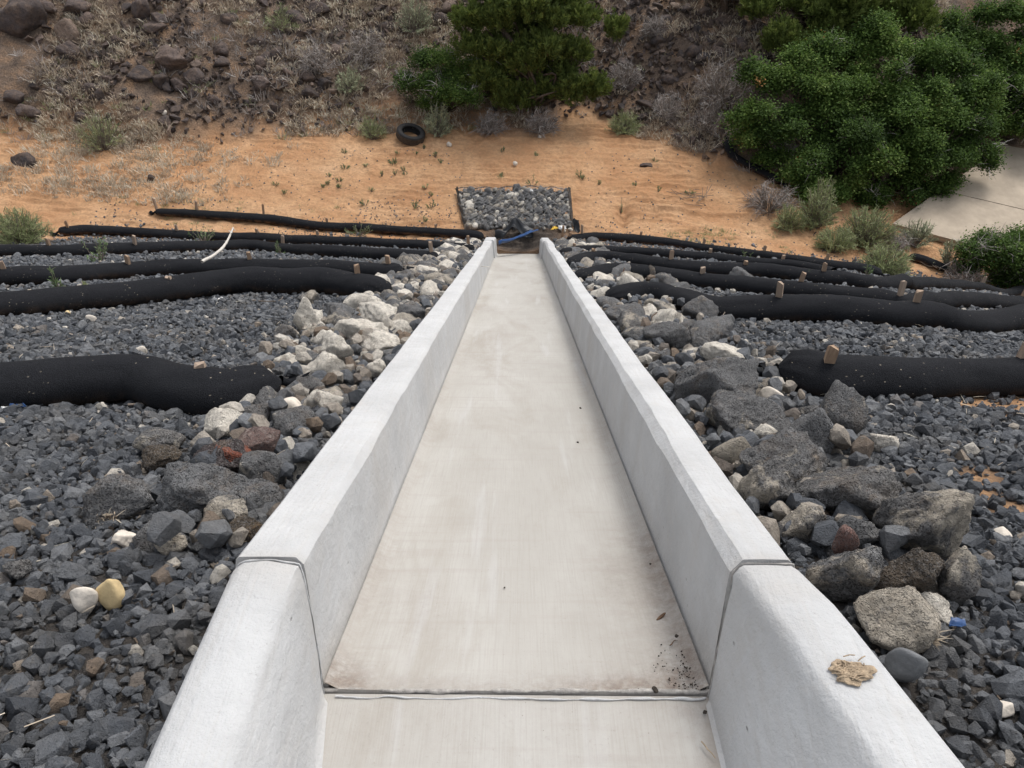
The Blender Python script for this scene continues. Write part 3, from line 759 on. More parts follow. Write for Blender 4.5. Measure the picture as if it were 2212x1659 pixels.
# the remaining riprap, thrown at random between the walls and the gravel
rgr = np.random.default_rng(23)
FILL = {-1: "left", 1: "right"}
for sg in (-1, 1):
    for _ in range(500):
        y = rgr.uniform(0.5 if sg < 0 else 0.3, 13.2); inner = 0.70
        outer = 1.38 + 0.14 * math.sin(y * 1.1 + sg) + (0.12 if 2 < y < 8 else 0) - (0.30 if y < 0.5 and sg < 0 else 0)
        if y < 2.6: outer = min(outer, (1.10 + 0.12 * y) if sg > 0 else (0.95 + 0.16 * y))
        r = rgr.uniform(0.04, 0.085) if y < 3 else rgr.uniform(0.065, 0.15) if y < 7 else rgr.uniform(0.08, 0.16)
        x = sg * rgr.uniform(inner + r * 0.5, outer)
        if sg > 0 and 4.2 < y < 5.6 and x > 0.82: continue
        if any((x - a) ** 2 + (y - b) ** 2 < (0.78 * (r + c)) ** 2 for a, b, c in rock_spots): continue
        u = rgr.random()
        mt = 'grey' if u < 0.44 else 'mixed' if u < 0.70 else 'pale' if u < 0.95 else 'tan'
        if y < 2.6 and sg > 0 and mt == 'pale': mt = 'grey'
        style = ['angular', 'angular', 'angular', 'block'][rgr.integers(4)]
        o = obj("riprap_rock", rock_mesh(int(rgr.integers(NV[style])), mt, 4 if y < 4 else 3, style), None, (x, y, zt(x, y) + 0.38 * r), (-0.2 + rgr.uniform(-.25, .25), rgr.uniform(-.3, .3), rgr.uniform(0, 6.28)), (r * rgr.uniform(0.9, 1.3), r * rgr.uniform(0.8, 1.1), r * rgr.uniform(0.65, 1.0)))
        kind = {'grey': "plain smaller grey lava rock", 'mixed': "smaller white-crusted grey rock", 'pale': "smaller cream crusted rock", 'tan': "smaller tan brown rock"}[mt]
        b5 = next((n_ for lim, n_ in ((1.9, "before the nearest wattle"), (4.6, "between the nearest and second wattles"), (7.4, "between the second and third wattles"), (10.0, "between the third and fourth wattles")) if y < lim), "near the far end of the chute")
        near = f"touching the {FILL[sg]} wall" if abs(x) < 0.98 else f"at the {FILL[sg]} gravel edge"
        tag(o, f"{kind.replace('smaller ', '').replace('plain ', '')} {near} {b5}", "rock", f"{kind}s filling the {FILL[sg]} riprap")
        rock_spots.append((x, y, r))

# ------------------------------------------------------------------ crushed gravel: the 300 that show largest are stones of their own
def hull_np(seed, n=11, flat=0.75):
    rg = np.random.default_rng(seed); bm = bmesh.new()
    P = rg.normal(size=(n, 3)); P /= np.linalg.norm(P, axis=1)[:, None]; P = np.sign(P) * np.abs(P) ** 0.75; P /= np.linalg.norm(P, axis=1)[:, None] ** 0.7; P *= np.array([1.0, 0.82, flat]) * (0.88 + 0.2 * rg.random((n, 1)))
    for p in P: bm.verts.new(p)
    r = bmesh.ops.convex_hull(bm, input=bm.verts)
    junk = [e for e in r["geom_interior"] if isinstance(e, bmesh.types.BMVert)]
    bmesh.ops.delete(bm, geom=junk, context='VERTS')
    bmesh.ops.recalc_face_normals(bm, faces=bm.faces)
    bm.verts.index_update()
    V = np.array([v.co[:] for v in bm.verts]); F = np.array([[v.index for v in f.verts] for f in bm.faces]); bm.free()
    return V, F
HULLS = [hull_np(900 + i, 13 + i % 5, 0.72) for i in range(18)]
def rand_rot(rg, n, tilt=None):
    q = rg.normal(size=(n, 4)); q /= np.linalg.norm(q, axis=1)[:, None]
    w, x, y, z = q.T
    return np.stack([1 - 2 * (y * y + z * z), 2 * (x * y - z * w), 2 * (x * z + y * w), 2 * (x * y + z * w), 1 - 2 * (x * x + z * z), 2 * (y * z - x * w), 2 * (x * z - y * w), 2 * (y * z + x * w), 1 - 2 * (x * x + y * y)], -1).reshape(-1, 3, 3)
def scatter_hulls(P, scale, rg, tint, hulls=HULLS):
    var = rg.integers(len(hulls), size=len(P)); Rm = rand_rot(rg, len(P))
    Vs, Fs, Ts, n = [], [], [], 0
    for k, (hv, hf) in enumerate(hulls):
        s = np.where(var == k)[0]
        if not len(s): continue
        V = np.einsum('nij,vj->nvi', Rm[s], hv) * scale[s][:, None, None] + P[s][:, None]
        F = hf[None] + (np.arange(len(s)) * len(hv))[:, None, None] + n
        Vs.append(V.reshape(-1, 3)); Fs.append(F.reshape(-1, 3)); Ts.append(np.repeat(tint[s], len(hv))); n += len(s) * len(hv)
    return np.concatenate(Vs), np.concatenate(Fs), np.concatenate(Ts), var, Rm
rgg = np.random.default_rng(77)
def grid_pts(x0, x1, y0, y1, c):
    X, Y = np.meshgrid(np.arange(x0, x1, c), np.arange(y0, y1, c))
    X = X.ravel() + rgg.uniform(-.5, .5, X.size) * c; Y = Y.ravel() + rgg.uniform(-.5, .5, Y.size) * c
    return X, Y
bands = [(-2.2, 2.6, 0.026, 0.0200), (2.6, 5.5, 0.034, 0.0225), (5.5, 9.0, 0.047, 0.026), (9.0, 14.6, 0.066, 0.031)]
GP, GS = [], []
for y0, y1, c, r in bands:
    X, Y = grid_pts(-10.5, 10.5, y0, y1, c)
    Z = terrain(X, Y, False)
    P = np.stack([X, Y, Z], -1)
    px, py, dd = pixel(P)
    inlim = np.where(Y < 0, np.where(X > 0, 0.66 + 0.36 * -Y, 0.655), 0.64)
    beside = ((px < -300) | (px > 2510) | (py > 1950) | (dd <= 0.3))
    keep = (np.abs(X) > inlim) & (~beside | ((rgg.random(len(X)) < 0.30) & (np.abs(X) < 3.5 + 0.75 * (Y + 1.2))))
    dens = 1 - 0.85 * bare(X, Y)
    dens *= 1 - smooth(12.6, 14.3, Y + 0.6 * vnoise(X * 0.8, Y * 0.8, 35) + 0.10 * np.clip(X - 4, 0, 9))
    dens *= 1 - smooth(7.2, 9.5, -X + 0.8 * vnoise(X, Y, 36))
    keep &= rgg.random(len(X)) < dens
    n = keep.sum()
    s = r * np.clip(rgg.lognormal(0, 0.36, n), 0.42, 2.1)
    s = s * np.where(beside[keep], 1.6, 1.0)
    P = P[keep]; P[:, 2] += s * rgg.uniform(-0.5, 0.55, n) + 0.004
    GP.append(P); GS.append(s)
GP = np.concatenate(GP); GS = np.concatenate(GS)
ok = np.ones(len(GP), bool)
for a, b, c in rock_spots:
    m_ = (np.abs(GP[:, 0] - a) < c) & (np.abs(GP[:, 1] - b) < c)
    q = np.where(m_)[0]
    ok[q[((GP[q, 0] - a) ** 2 + (GP[q, 1] - b) ** 2) < (0.62 * c) ** 2]] = False
GP, GS = GP[ok], GS[ok]
tint = rgg.random(len(GP)); tint = np.where(tint > 0.965, tint, tint * 0.95)
px, py, dd = pixel(GP)
inside = (px > 0) & (px < 2212) & (py > 0) & (py < 1659)
order = np.argsort(-(GS / dd) * inside - 0.0)
big = order[:300]; rest = np.setdiff1d(np.arange(len(GP)), big)
V, F, T, _, _ = scatter_hulls(GP[rest], GS[rest], rgg, tint[rest])
tag(obj("gravel", mesh_np("gravel", V, F, M['gravel'], False, T), gravel_slope), kind='stuff')
HM = [mesh_np("gravel_stone", v, f, M['gravel1']) for v, f in HULLS]
for i in big:
    obj("stone", HM[int(rgg.integers(18))], gravel_slope, GP[i], tuple(rgg.uniform(0, 6.28, 3)), (GS[i],) * 3)
# fines between the near stones
n = 26000; X = rgg.uniform(-3.6, 3.6, n); Y = rgg.uniform(-0.9, 3.2, n)
P = np.stack([X, Y, terrain(X, Y, False)], -1); px, py, dd = pixel(P)
kp = (np.abs(X) > np.where(Y < 0, np.where(X > 0, 0.66 + 0.36 * -Y, 0.655), 0.64)) & (px > -300) & (px < 2500) & (py < 1900) & (rgg.random(n) < 1 - 0.6 * bare(X, Y))
P = P[kp]; sz = rgg.uniform(0.005, 0.012, len(P)); P[:, 2] += sz * rgg.uniform(0.2, 2.2, len(P))
V, F, T, _, _ = scatter_hulls(P, sz, rgg, rgg.random(len(P)) * 0.98, [hull_np(1000 + i, 8, 0.7) for i in range(6)])
tag(obj("gravel_fines", mesh_np("gravel_fines", V, F, M['gravel'], False, T), gravel_slope), kind='stuff')
# broken chips wedged between the riprap rocks
n = 6500; X = rgg.uniform(0.66, 1.45, n) * rgg.choice([-1, 1], n); Y = rgg.uniform(0.35, 13.2, n)
wd_ = np.where(X < 0, np.clip(0.90 + 0.22 * Y, 0, 1.45), np.clip(1.08 + 0.14 * Y, 0, 1.45)); kp = np.abs(X) < wd_; X, Y = X[kp], Y[kp]; n = len(X)
s = 0.016 + 0.042 * rgg.random(n) ** 1.7
u = rgg.random(n); u = np.where((X < 0) & (Y > 0.9) & (Y < 6), u + 0.22, u)
tch = np.where(u < 0.66, rgg.uniform(0.3, 0.88, n), np.where(u < 0.80, rgg.uniform(0.92, 0.955, n), rgg.uniform(0.97, 1.0, n)))
V, F, T, _, _ = scatter_hulls(np.stack([X, Y, terrain(X, Y, False) + s * rgg.uniform(0.3, 1.9, n)], -1), s, rgg, tch, [hull_np(980 + i, 22, 0.7) for i in range(6)])
tag(obj("riprap_chips", mesh_np("riprap_chips", V, F, M['gravel'], False, T)), "small broken chips wedged between the riprap rocks beside the chute", "rock chips", kind='stuff')
# small dark pebbles strewn over the sand
X = rgg.uniform(-9, 7.5, 9000); Y = rgg.uniform(13.4, 17.6, 9000)
dens = 0.9 * smooth(15.6, 13.7, Y - 0.8 * vnoise(X * 0.4, Y * 0.6, 52)) * smooth(-0.6, 0.5, vnoise(X * 0.6, Y * 0.9, 51)) + 0.10
dens = dens * (np.abs(X - 0.1) > 1.4)
kp = rgg.random(9000) < dens
X, Y = X[kp], Y[kp]; s = rgg.uniform(0.010, 0.026, len(X))
P = np.stack([X, Y, terrain(X, Y) + s * 0.3], -1)
V, F, T, _, _ = scatter_hulls(P, s, rgg, rgg.random(len(X)))
tag(obj("sand_pebbles", mesh_np("sand_pebbles", V, F, M['gravel'], False, T)), "small dark gravel pebbles strewn over the orange sand", "pebbles", kind='stuff')

# ------------------------------------------------------------------ black mesh wattles across the slope
def wattle(label, pts, r=0.118, start_tied=False, end_tied=True, seed=1, rpx=None, bulge=None):
    """pts: photo pixels along the wattle's middle line"""
    W = [at(px, py, r * 0.9) for px, py in pts]
    P = spline(np.array(W), 0.05); n = len(P)
    zz = terrain(P[:, 0], P[:, 1], False) + r * 0.86
    k = np.exp(-0.5 * (np.arange(-9, 10) / 4.0) ** 2); k /= k.sum()
    zz = np.convolve(np.pad(zz, 9, mode='edge'), k, mode='valid')
    P[:, 2] = zz
    L = np.concatenate([[0], np.cumsum(np.linalg.norm(np.diff(P, axis=0), axis=1))])
    if rpx is None: rad = r * (1 + 0.07 * fbm(L * 0.9, np.zeros(n), seed, 2) + 0.02 * fbm(L * 5, np.zeros(n), seed + 2, 2))
    else: rad = r * np.interp(np.linspace(0, 1, n), np.linspace(0, 1, len(rpx)), rpx) * (1 + 0.03 * fbm(L * 3, np.zeros(n), seed, 2))
    P[:, 2] += (rad - r) * 0.9
    dist_e = L[-1] - L; dist_s = L
    tie = np.full(n, 9.0)
    if end_tied: tie = np.minimum(tie, dist_e)
    if start_tied: tie = np.minimum(tie, dist_s)
    tl = 0.17
    prof = np.where(tie < tl, np.sqrt(np.clip(1 - (1 - tie / tl) ** 2.2, 0, 1)) * 0.86 + 0.14, 1.0)
    pleat = np.clip(1 - tie / 0.26, 0, 1)
    rr = rad * prof
    T = np.gradient(P, axis=0); T[:, 2] *= 0.5; T /= np.linalg.norm(T, axis=1)[:, None]
    A = np.cross(T, [0, 0, 1.0]); A /= np.linalg.norm(A, axis=1)[:, None]; B = np.cross(A, T)
    seg = 36; th = np.linspace(0, 2 * math.pi, seg, endpoint=False)
    rg = np.random.default_rng(seed)
    mod = 1 + pleat[:, None] * 0.07 * np.cos(11 * th + rg.random() * 6)[None] * (rr / r)[:, None] ** 0.5
    mod = mod * (1 + 0.05 * fbm(L[:, None] * 2.2 + 0 * th[None], 1.6 * np.cos(th)[None] + 0 * L[:, None], seed + 9, 2) + 0.028 * fbm(L[:, None] * 6 + 0 * th[None], 3 * np.cos(th)[None] + 0 * L[:, None], seed + 5, 3))
    mod = mod * (1 + 0.016 * fbm(L[:, None] * 16 + 0 * th[None], 1.2 * np.sin(th)[None] + 0 * L[:, None], seed + 31, 2) * 1.6)
    sq = np.where(np.sin(th) < 0, 0.80, 0.90)       # sags flat on its underside
    V = P[:, None] + (rr[:, None] * mod)[..., None] * (np.cos(th)[None, :, None] * A[:, None] * 1.12 + (sq * np.sin(th))[None, :, None] * B[:, None])
    low = np.broadcast_to(smooth(0.35, -0.5, np.sin(th))[None], (n, seg)).ravel()
    i = np.arange(n - 1)[:, None] * seg; j = np.arange(seg)[None]; j2 = (j + 1) % seg
    F = np.stack([i + j, i + j2, i + seg + j2, i + seg + j], -1).reshape(-1, 4)
    c = empty("straw_wattle", P[0] - np.array([0, 0, r]))
    off = np.array(c.location)
    tag(c, label, "wattle")
    sock = obj("mesh_sock", mesh_np("mesh_sock", V.reshape(-1, 3) - off, F, M['wattle'], True, None, {"low": low}), c)
    for tied, e, t in ((end_tied, P[-1], T[-1]), (start_tied, P[0], -T[0])):
        if not tied: continue
        # gathered, knotted end of the sock: neck that flares into a ragged frill
        kn = 14; tt = np.linspace(0, 1, kn)
        q = e[None] + t[None] * (tt * 0.115)[:, None] + np.array([0, 0, 1.0])[None] * (-0.035 * tt - 0.02 * np.sin(tt * 3))[:, None]
        q[:, 2] = np.maximum(q[:, 2], terrain(q[:, 0], q[:, 1], False) + 0.03)
        kr = np.interp(tt, [0, 0.2, 0.45, 0.8, 1.0], [0.024, 0.017, 0.026, 0.045, 0.038])
        Vk, Fk = tube_np(q, kr, 18)
        Vk = Vk.reshape(kn, 18, 3); ctr = q[:, None]
        fr = 1 + (0.5 * tt ** 1.5)[:, None] * (np.cos(np.arange(18) * 2.1 + seed)[None] + 0.6 * rg.normal(size=(1, 18)))
        Vk = (ctr + (Vk - ctr) * fr[..., None] + (tt ** 2)[:, None, None] * t[None, None] * 0.03 * rg.normal(size=(1, 18, 1)))
        obj("tied_end", mesh_np("tied_end", Vk.reshape(-1, 3) - off, Fk, M['wattle'], True, None, {"low": np.zeros(kn * 18)}), sock)
    return P
WAT = {}
WAT['1L'] = wattle("nearest black wattle left of the chute, with one stake and a tied right end", [(-420, 818), (-150, 826), (0, 830), (150, 828), (300, 826), (400, 838), (480, 842), (545, 832), (605, 822)], 0.118, seed=1, rpx=[1.0, 1.0, 1.02, 1.0, 1.0, 1.0, 0.98, 1.04, 0.9])
WAT['2L'] = wattle("second black wattle left of the chute, humped towards its rounded right end", [(-350, 672), (-100, 664), (0, 658), (200, 642), (400, 622), (520, 612), (620, 612), (700, 614), (780, 620), (832, 628)], 0.12, seed=2, rpx=[0.9, 0.92, 0.98, 1.0, 1.1, 1.22, 1.12, 1.0])
WAT['3L'] = wattle("third black wattle left of the chute, under the white bare stick", [(-300, 606), (0, 598), (150, 592), (265, 585), (400, 578), (540, 577), (700, 582), (820, 585), (870, 583)], 0.115, seed=3)
WAT['4L'] = wattle("fourth black wattle left of the chute, with a leafy weed growing before it", [(-300, 545), (0, 541), (150, 542), (300, 537), (430, 533), (560, 533), (700, 542), (850, 550), (945, 556)], 0.105, seed=4)
WAT['5L'] = wattle("fifth black wattle left of the chute, its left end buried by green grass", [(125, 500), (200, 497), (300, 502), (450, 511), (600, 516), (750, 522), (900, 529), (1022, 537)], 0.105, start_tied=True, seed=5)
WAT['6L'] = wattle("farthest sand-stained black wattle left of the chute, lying on the orange sand", [(335, 456), (400, 460), (560, 472), (700, 489), (850, 497), (960, 503), (1045, 514)], 0.10, start_tied=True, seed=6)
WAT['1R'] = wattle("nearest black wattle right of the chute, with a puckered knotted end", [(2700, 800), (2500, 806), (2212, 808), (2050, 812), (1930, 816), (1800, 814), (1730, 806), (1680, 800)], 0.118, seed=7, rpx=[1, 1, 1.0, 0.98, 0.90, 0.84, 1.0, 1.12])
WAT['2R'] = wattle("second black wattle right of the chute, arched over rocks at its tied end", [(2600, 698), (2212, 688), (1987, 682), (1750, 672), (1620, 668), (1530, 662), (1450, 640), (1390, 632), (1310, 636)], 0.110, seed=8, rpx=[1, 1, 1, 1.0, 0.95, 1.0, 1.15, 0.85])
WAT['3R'] = wattle("third black wattle right of the chute, next behind the arched one", [(2600, 672), (2212, 656), (2000, 652), (1900, 645), (1700, 628), (1520, 606), (1400, 592), (1320, 590), (1245, 598)], 0.100, seed=9)
WAT['4R'] = wattle("fourth black wattle right of the chute, ending under dark bushes at right", [(2600, 640), (2212, 626), (1950, 615), (1800, 602), (1650, 586), (1500, 578), (1350, 562), (1280, 560), (1232, 568)], 0.100, seed=10)
WAT['5R'] = wattle("fifth black wattle right of the chute, sunk low behind the fourth", [(1800, 585), (1700, 571), (1600, 562), (1500, 553), (1350, 543), (1260, 541), (1212, 546)], 0.085, seed=11)
WAT['6R'] = wattle("farthest black wattle right of the chute, ending at pale green bushes", [(1905, 590), (1850, 580), (1750, 565), (1650, 552), (1500, 532), (1380, 518), (1290, 512), (1226, 516)], 0.095, start_tied=True, seed=12)
wattle("thin black wattle running down beside the big green bush", [(1570, 300), (1578, 330), (1600, 350), (1640, 368), (1690, 395)], 0.10, start_tied=True, seed=13)
wattle("short black wattle below the grey concrete slope at right", [(1965, 552), (2000, 562), (2045, 582)], 0.10, start_tied=True, seed=14)

# ------------------------------------------------------------------ wooden stakes driven through the wattles
def stake_mesh(seed, split=False):
    rg = np.random.default_rng(seed); bm = bmesh.new()
    w, d = 0.024, 0.017
    levels = [(-1, 1.0), (0, 1.0), (0.5, 1.0), (0.96, 0.98), (1.0, 0.88)]
    rings = []
    for t, s in levels:
        ring = [bm.verts.new((sx * w * s + rg.normal() * 0.0008, sy * d * s + rg.normal() * 0.0008, t + (rg.normal() * 0.02 if t > 0.9 else 0))) for sx, sy in ((-1, -1), (0, -1.0), (1, -1), (1, 1), (0, 1.0), (-1, 1))]
        rings.append(ring)
    for a, b in zip(rings[:-1], rings[1:]):
        for i in range(6): bm.faces.new((a[i], a[(i + 1) % 6], b[(i + 1) % 6], b[i]))
    bm.faces.new(rings[-1]); bm.faces.new(rings[0][::-1])
    bmesh.ops.recalc_face_normals(bm, faces=bm.faces)
    me = bpy.data.meshes.new("wooden_stake"); bm.to_mesh(me); bm.free()
    me.materials.append(M['wood']); return me
STK = [stake_mesh(i) for i in range(5)]
STAKES = {
 '1L': [(432, 806, 32)], '2L': [(373, 609, 26), (770, 591, 28)], '3L': [(7, 579, 26), (265, 565, 24), (540, 556, 22), (842, 567, 26)],
 '4L': [(101, 523, 14), (280, 517, 16), (602, 519, 18), (933, 538, 26)], '5L': [(143, 484, 14), (382, 493, 16), (552, 502, 16), (686, 508, 16), (786, 527, 20), (1012, 521, 20)],
 '6L': [(333, 438, 16), (416, 445, 18), (563, 455, 22), (706, 479, 14), (835, 490, 14), (938, 490, 10)],
 '1R': [(1792, 760, 34), (2210, 756, 22)], '2R': [(1698, 630, 40), (1987, 649, 38)], '3R': [(1522, 588, 18), (1725, 604, 28), (1957, 624, 32), (2208, 634, 22)],
 '4R': [(1282, 560, 36), (1610, 568, 14), (1785, 579, 18), (2126, 607, 16), (1452, 551, 18)], '5R': [(1240, 541, 22), (1534, 548, 16), (1689, 563, 14)],
 '6R': [(1213, 499, 22), (1260, 496, 20), (1382, 509, 16), (1518, 525, 14), (1651, 540, 14), (1786, 555, 12), (1231, 520, 20)],
}
ORD = ["first", "second", "third", "fourth", "fifth", "sixth", "seventh"]
NAME = {'1': "nearest", '2': "second", '3': "third", '4': "fourth", '5': "fifth", '6': "farthest"}
rs = random.Random(5)
for wid, lst in STAKES.items():
    side = "left" if wid[1] == 'L' else "right"
    srt = sorted(lst, key=lambda q: abs(q[0] - 1119))
    for k, (px, py, hp) in enumerate(srt):
        Pw = WAT[wid]
        qx, qy, qd = pixel(Pw)
        i = int(np.argmin(np.abs(qx - px)))
        c = Pw[i]
        d = qd[i]; hh = hp * d / 1664 * 0.95
        # top of the stake as seen: the photo ray at the wattle's distance
        top = at_y(px, py - hp * 0.6, c[1] + 0.03)
        z0 = zt(c[0], c[1]) - 0.15
        ln = max(top[2] - z0, 0.36)
        o = obj("wooden_stake", STK[rs.randrange(5)], None, (top[0], c[1] + 0.03, z0), (rs.uniform(-.06, .12), rs.uniform(-.10, .14), rs.uniform(-.5, .5)), (1, 1, ln))
        if len(srt) == 1: lb = f"wooden stake in the {NAME[wid[0]]} black wattle {side} of the chute"
        else: lb = f"wooden stake in the {NAME[wid[0]]} {side} wattle, {ORD[k]} counted from the chute"
        tag(o, lb, "stake", "wooden stakes through the wattles")
# broken, splintered stake beside the arched wattle
P = at(1335, 612, 0.02)
br = empty("broken_stake", (P[0], P[1], P[2] - 0.05))
tag(br, "splintered reddish stake stub sticking up beside the arched right wattle", "stake")
rg = np.random.default_rng(8)
for k in range(6):
    x0 = (k - 2.5) * 0.014
    h = [0.10, 0.13, 0.12, 0.11, 0.14, 0.20][k] * 1.15
    pts = np.array([[x0, 0, 0], [x0 + rg.normal() * 0.003, rg.normal() * 0.006, h * 0.6], [x0 + rg.normal() * 0.008 + (0.035 if k == 5 else 0), rg.normal() * 0.01, h]])
    V, F = tube_np(spline(pts, 0.02), np.linspace(0.011, 0.004, len(spline(pts, 0.02))), 6)
    obj("splinter", mesh_np("splinter", V, F, M['redwood'], False), br)

def sheet(name, P, mat, parent=None, off=(0, 0, 0), thick=0.006):
    """P (m,n,3) grid -> thin closed sheet"""
    m, n, _ = P.shape
    V1 = P.reshape(-1, 3) - np.array(off); dx = np.gradient(P, axis=0).reshape(-1, 3); dy = np.gradient(P, axis=1).reshape(-1, 3)
    N = np.cross(dx, dy); N /= np.linalg.norm(N, axis=1)[:, None] + 1e-9
    V = np.concatenate([V1, V1 - N * thick]); ii = np.arange(m * n).reshape(m, n)
    F = np.stack([ii[:-1, :-1], ii[:-1, 1:], ii[1:, 1:], ii[1:, :-1]], -1).reshape(-1, 4)
    F2 = F[:, ::-1] + m * n
    ed = [(ii[0, a], ii[0, a + 1]) for a in range(n - 1)] + [(ii[-1, a + 1], ii[-1, a]) for a in range(n - 1)] + [(ii[a + 1, 0], ii[a, 0]) for a in range(m - 1)] + [(ii[a, -1], ii[a + 1, -1]) for a in range(m - 1)]
    F3 = np.array([[a, a + m * n, b + m * n, b] for a, b in ed])
    return obj(name, mesh_np(name, V, np.concatenate([F, F2, F3]), mat, True, None, None, 40), parent)
# ------------------------------------------------------------------ gabion mattress at the chute's outfall
g0, g1 = at(1000, 532), at(1240, 532)
gt0, gt1 = at(990, 421), at(1226, 421)
gab = empty("gabion_mattress", (0.1, 14.9, zt(0.1, 14.9)))
gl = np.array(gab.location)
tag(gab, "wire gabion mattress filled with grey and white rocks at the chute outfall", "gabion")
def gab_pt(u, v, h=0.0):
    x = lerp(lerp(g0[0] - 0.05, g1[0] + 0.05, u), lerp(gt0[0], gt1[0], u), v); y = lerp(14.28, max(gt0[1], gt1[1]), v)
    return np.array([x, y, zt(x, y) + 0.06 + h + 0.06 * v])
rgb = np.random.default_rng(61); gs = []
for _ in range(4200):
    u, v = rgb.random(), rgb.random(); r = 0.045 + 0.075 * rgb.random() ** 1.6
    p = gab_pt(u, v)
    if any((p[0] - a[0]) ** 2 + (p[1] - a[1]) ** 2 < (0.72 * (r + b_)) ** 2 for a, b_ in gs): continue
    gs.append((p, r))
    if len(gs) > 290: break
for p, r in gs:
    mt = 'grey' if rgb.random() < 0.55 else 'mixed' if rgb.random() < 0.65 else 'pale'
    st = ['angular', 'block', 'angular'][rgb.integers(3)]
    obj("stone", rock_mesh(int(rgb.integers(NV[st])), mt, 3, st), gab, p - gl + np.array([0, 0, -0.02 + rgb.uniform(-.02, .02)]), tuple(rgb.uniform(0, 6.28, 3)), (r * 1.15, r, r * 0.8))
G = np.array([[gab_pt(u, v, -0.05) for v in np.linspace(0.0, 1.0, 12)] for u in np.linspace(-0.01, 1.01, 20)])
sheet("liner", G, M['felt'], gab, gl)
# twisted wire net over the stones
wires = []
nu, nv = 18, 11
for k in range(nu + nv):
    for sgn in (1, -1):
        pts = []
        for t in np.linspace(0, 1, 30):
            u = (k - (nv if sgn > 0 else 0)) / nu + sgn * t * nv / nu + 0.012 * math.sin(t * 40 + k); v = t
            if 0 <= u <= 1: pts.append(gab_pt(u, v, 0.055 + 0.018 * math.sin(u * 61 + k) * math.cos(v * 47)))
        if len(pts) > 2:
            V, F = tube_np(np.array(pts) - gl, 0.0032, 4); wires.append((V, F))
V, F, _ = join_np(wires)
tag(obj("wire_mesh", mesh_np("wire_mesh", V, F, M['wire'], True), gab), kind='stuff')
# dark geotextile under and around it, turned up at the sides
for u0, u1, w in ((-0.02, 0.0, 1), (1.0, 1.025, 1)):
    G = np.array([[gab_pt(lerp(u0, u1, a), v, 0.0 + 0.04 * (a if u0 < 0 else 1 - a) + 0.02 * math.sin(v * 23 + a * 5)) for a in np.linspace(0, 1, 5)] for v in np.linspace(0.05, 1.03, 26)])
    sheet("liner_edge", G, M['felt'], gab, gl)
G = np.array([[gab_pt(u, v, 0.03 - 0.5 * (v - 1.0) + 0.02 * math.sin(u * 31)) for v in np.linspace(0.995, 1.035, 4)] for u in np.linspace(-0.03, 1.03, 40)])
sheet("liner_edge", G, M['felt'], gab, gl)

# ------------------------------------------------------------------ concrete slope at the right edge
apron = empty("concrete_slope", (9.5, 15.0, zt(9.5, 15.0)))
tag(apron, "tan grey concrete bank lining behind the bushes at the right edge", "concrete slope")
al = np.array(apron.location)
C00, C10, C01, C11 = np.array(at(1925, 492)), np.array(at(2330, 600)), np.array(at(2168, 322)), np.array(at(2420, 392))
nrm = np.cross(C10 - C00, C01 - C00); nrm /= np.linalg.norm(nrm)
C11 = C11 - nrm * ((C11 - C00) @ nrm)
lift = 0.10
def ap_pt(u, v):
    return lerp(lerp(C00, C10, u), lerp(C01, C11, u), v) + np.array([0, 0, lift])
# panels separated by narrow joints
for u0, u1, v0, v1 in ((0.0, 1.0, 0.0, 0.398), (0.0, 1.0, 0.404, 1.0)):
    G = np.array([[ap_pt(lerp(u0, u1, a), lerp(v0, v1, b_)) for b_ in np.linspace(0, 1, 12)] for a in np.linspace(0, 1, 24)])
    sheet("concrete_panel", G, M['apron'], apron, al, 0.14)
G = np.array([[ap_pt(a, b_) - np.array([0, 0, 0.02]) for b_ in np.linspace(0.39, 0.41, 3)] for a in np.linspace(0, 1, 6)])
sheet("joint_strip", G, M['dark'], apron, al, 0.05)

